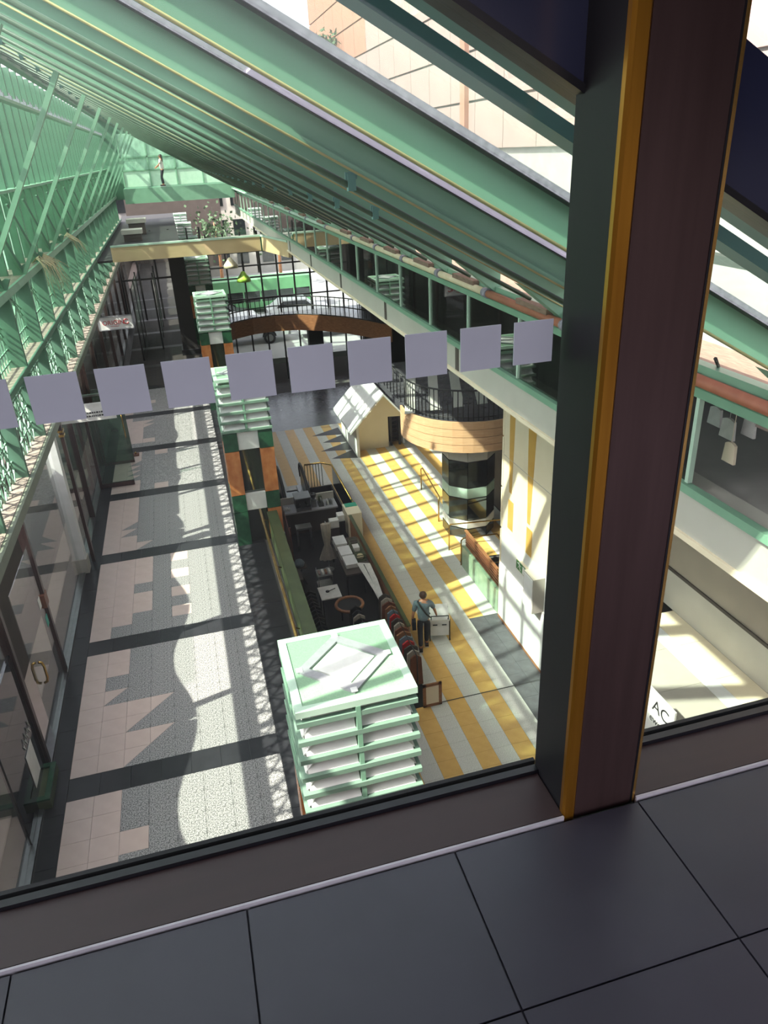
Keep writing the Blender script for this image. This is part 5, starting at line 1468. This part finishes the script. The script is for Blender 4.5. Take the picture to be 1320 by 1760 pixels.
# open glass leaf, banner
t = empty('shop_banner', (-2.4, 16.9, -5.2), 'white banner board with small grey print hanging over the open glass doors', 'banner')
part(B(-3.04, -1.86, 16.86, 16.90, -5.20, -4.80), 'board', 'paper', t)
pr = MB()
for j, (xa, xb) in enumerate(((-2.62, -2.05), (-2.55, -2.0))):
    x = xa
    while x < xb:
        w = random.uniform(0.02, 0.05); pr.box(x, x+w, 16.855, 16.86, -5.03-0.075*j, -4.995-0.075*j); x += w+0.015
part(pr, 'small_print', 'ink', t)
for x in (-2.9, -2.0): part(MB().tube([(x, 16.88, -4.80), (x, 16.88, -4.62)], 0.008, 5), 'hanger', 'steel', t)
part(B(-3.06, -1.84, 16.84, 16.92, -4.64, -4.60), 'hanging_bar', 'steel', t)
t = empty('open_glass_door', (-2.7, 22.7, ZW), 'green tinted glass door standing open across the walkway edge', 'door')
part(B(-3.12, -2.25, 22.68, 22.70, ZW+0.08, ZW+2.45), 'pane', 'g_leaf', t)
part(B(-3.12, -2.25, 22.66, 22.72, ZW+0.02, ZW+0.10), 'bottom_rail', 'bronze', t)
part(MB().tube([(-2.36, 22.64, ZW+0.85), (-2.36, 22.62, ZW+1.0), (-2.36, 22.62, ZW+1.45), (-2.36, 22.64, ZW+1.6)], 0.022, 6), 'handle', 'brass2', t)
part(B(-2.75, -2.55, 22.665, 22.68, ZW+1.1, ZW+1.15), 'lock', 'dark', t)
part(B(-3.16, -3.08, 22.64, 22.74, ZW, ZH-0.3), 'hinge_post', 'bronze', t)
t = empty('open_glass_door', (-2.6, 20.9, ZW), 'low brown bottom rail of a second open glass door nearer the camera', 'door')
part(B(-3.12, -2.2, 20.88, 20.90, ZW+0.1, ZW+2.45), 'pane', 'g_clear', t)
part(B(-3.12, -2.2, 20.85, 20.93, ZW+0.02, ZW+0.14), 'bottom_rail', 'bronze', t)
part(B(-3.16, -3.08, 20.84, 20.94, ZW, ZH-0.3), 'hinge_post', 'bronze', t)
t = empty('floor_stop', (-2.25, 23.3, ZW), 'small brown door stop plate on the floor by the green glass door', 'door stop')
part(B(-2.34, -2.14, 23.2, 23.4, ZW, ZW+0.05), 'plate', 'woodr', t)
part(MB().lathe((-2.24, 23.3, ZW+0.05), [(0.03, 0), (0.03, 0.06), (0.02, 0.07)], 10), 'stud', 'brass2', t)
t = empty('shop_sign', (-2.5, 29, -5.6), 'white blade sign with red lettering over the shop doors', 'sign')
part(B(-3.14, -1.90, 28.98, 29.06, -5.60, -5.10), 'sign_box', 'paper', t)
fm = MB()
for (a_, b_, c_, d_) in ((-3.14, -1.90, -5.60, -5.565), (-3.14, -1.90, -5.135, -5.10), (-3.14, -3.11, -5.6, -5.1), (-1.93, -1.90, -5.6, -5.1)): fm.box(a_, b_, 28.965, 29.07, c_, d_)
part(fm, 'sign_frame', 'alu', t)
text('ORIGIN', 0.225, (-2.60, 28.975, -5.34), (PI/2, 0, 0), 'red', t, 'lettering', 0.004)
part(MB().tube([(-2.14+0.085*math.cos(2*PI*i/20+0.5), 28.972, -5.33+0.085*math.sin(2*PI*i/20+0.5)) for i in range(18)], [0.010+0.012*(i/17) for i in range(18)], 6), 'ring_logo', 'red', t)
part(B(-2.72, -2.42, 28.972, 28.978, -5.475, -5.46), 'small_print', 'red', t)
# dry straw tufts hanging over the top ledge
random.seed(21)
for (y, s_, n, lab) in ((19.6, 1.0, 34, 'dry straw tuft hanging over the pale ledge, nearest'), (25.4, 0.8, 14, 'smaller dry straw tuft farther along the pale ledge')):
    mb = MB()
    for i in range(n):
        yy = y+random.uniform(-0.5, 0.5)*s_; L = random.uniform(0.25, 1.0)*s_
        out = random.uniform(0.10, 0.5); dy = random.uniform(-0.7, 0.8)
        mb.tube([(-3.2, yy, ZT+0.03), (-3.07, yy+dy*0.2, ZT+0.10+random.uniform(0, 0.06)), (-3.05+out*0.6, yy+dy*0.6, ZT-0.08), (-3.05+out, yy+dy, ZT-L*0.75)], [0.010, 0.010, 0.008, 0.004], 3)
    o = solo(mb, 'dry_grass', ['straw'], (-3.1, y, ZT), lab, 'dry plant')
    o['kind'] = 'stuff'
# shutters/shading boxes to close the building outside the view
struct(B(8.8, 12, 2.9, 41, -13, ZL-0.3), 'floor', 'dark', 'slab under the court')
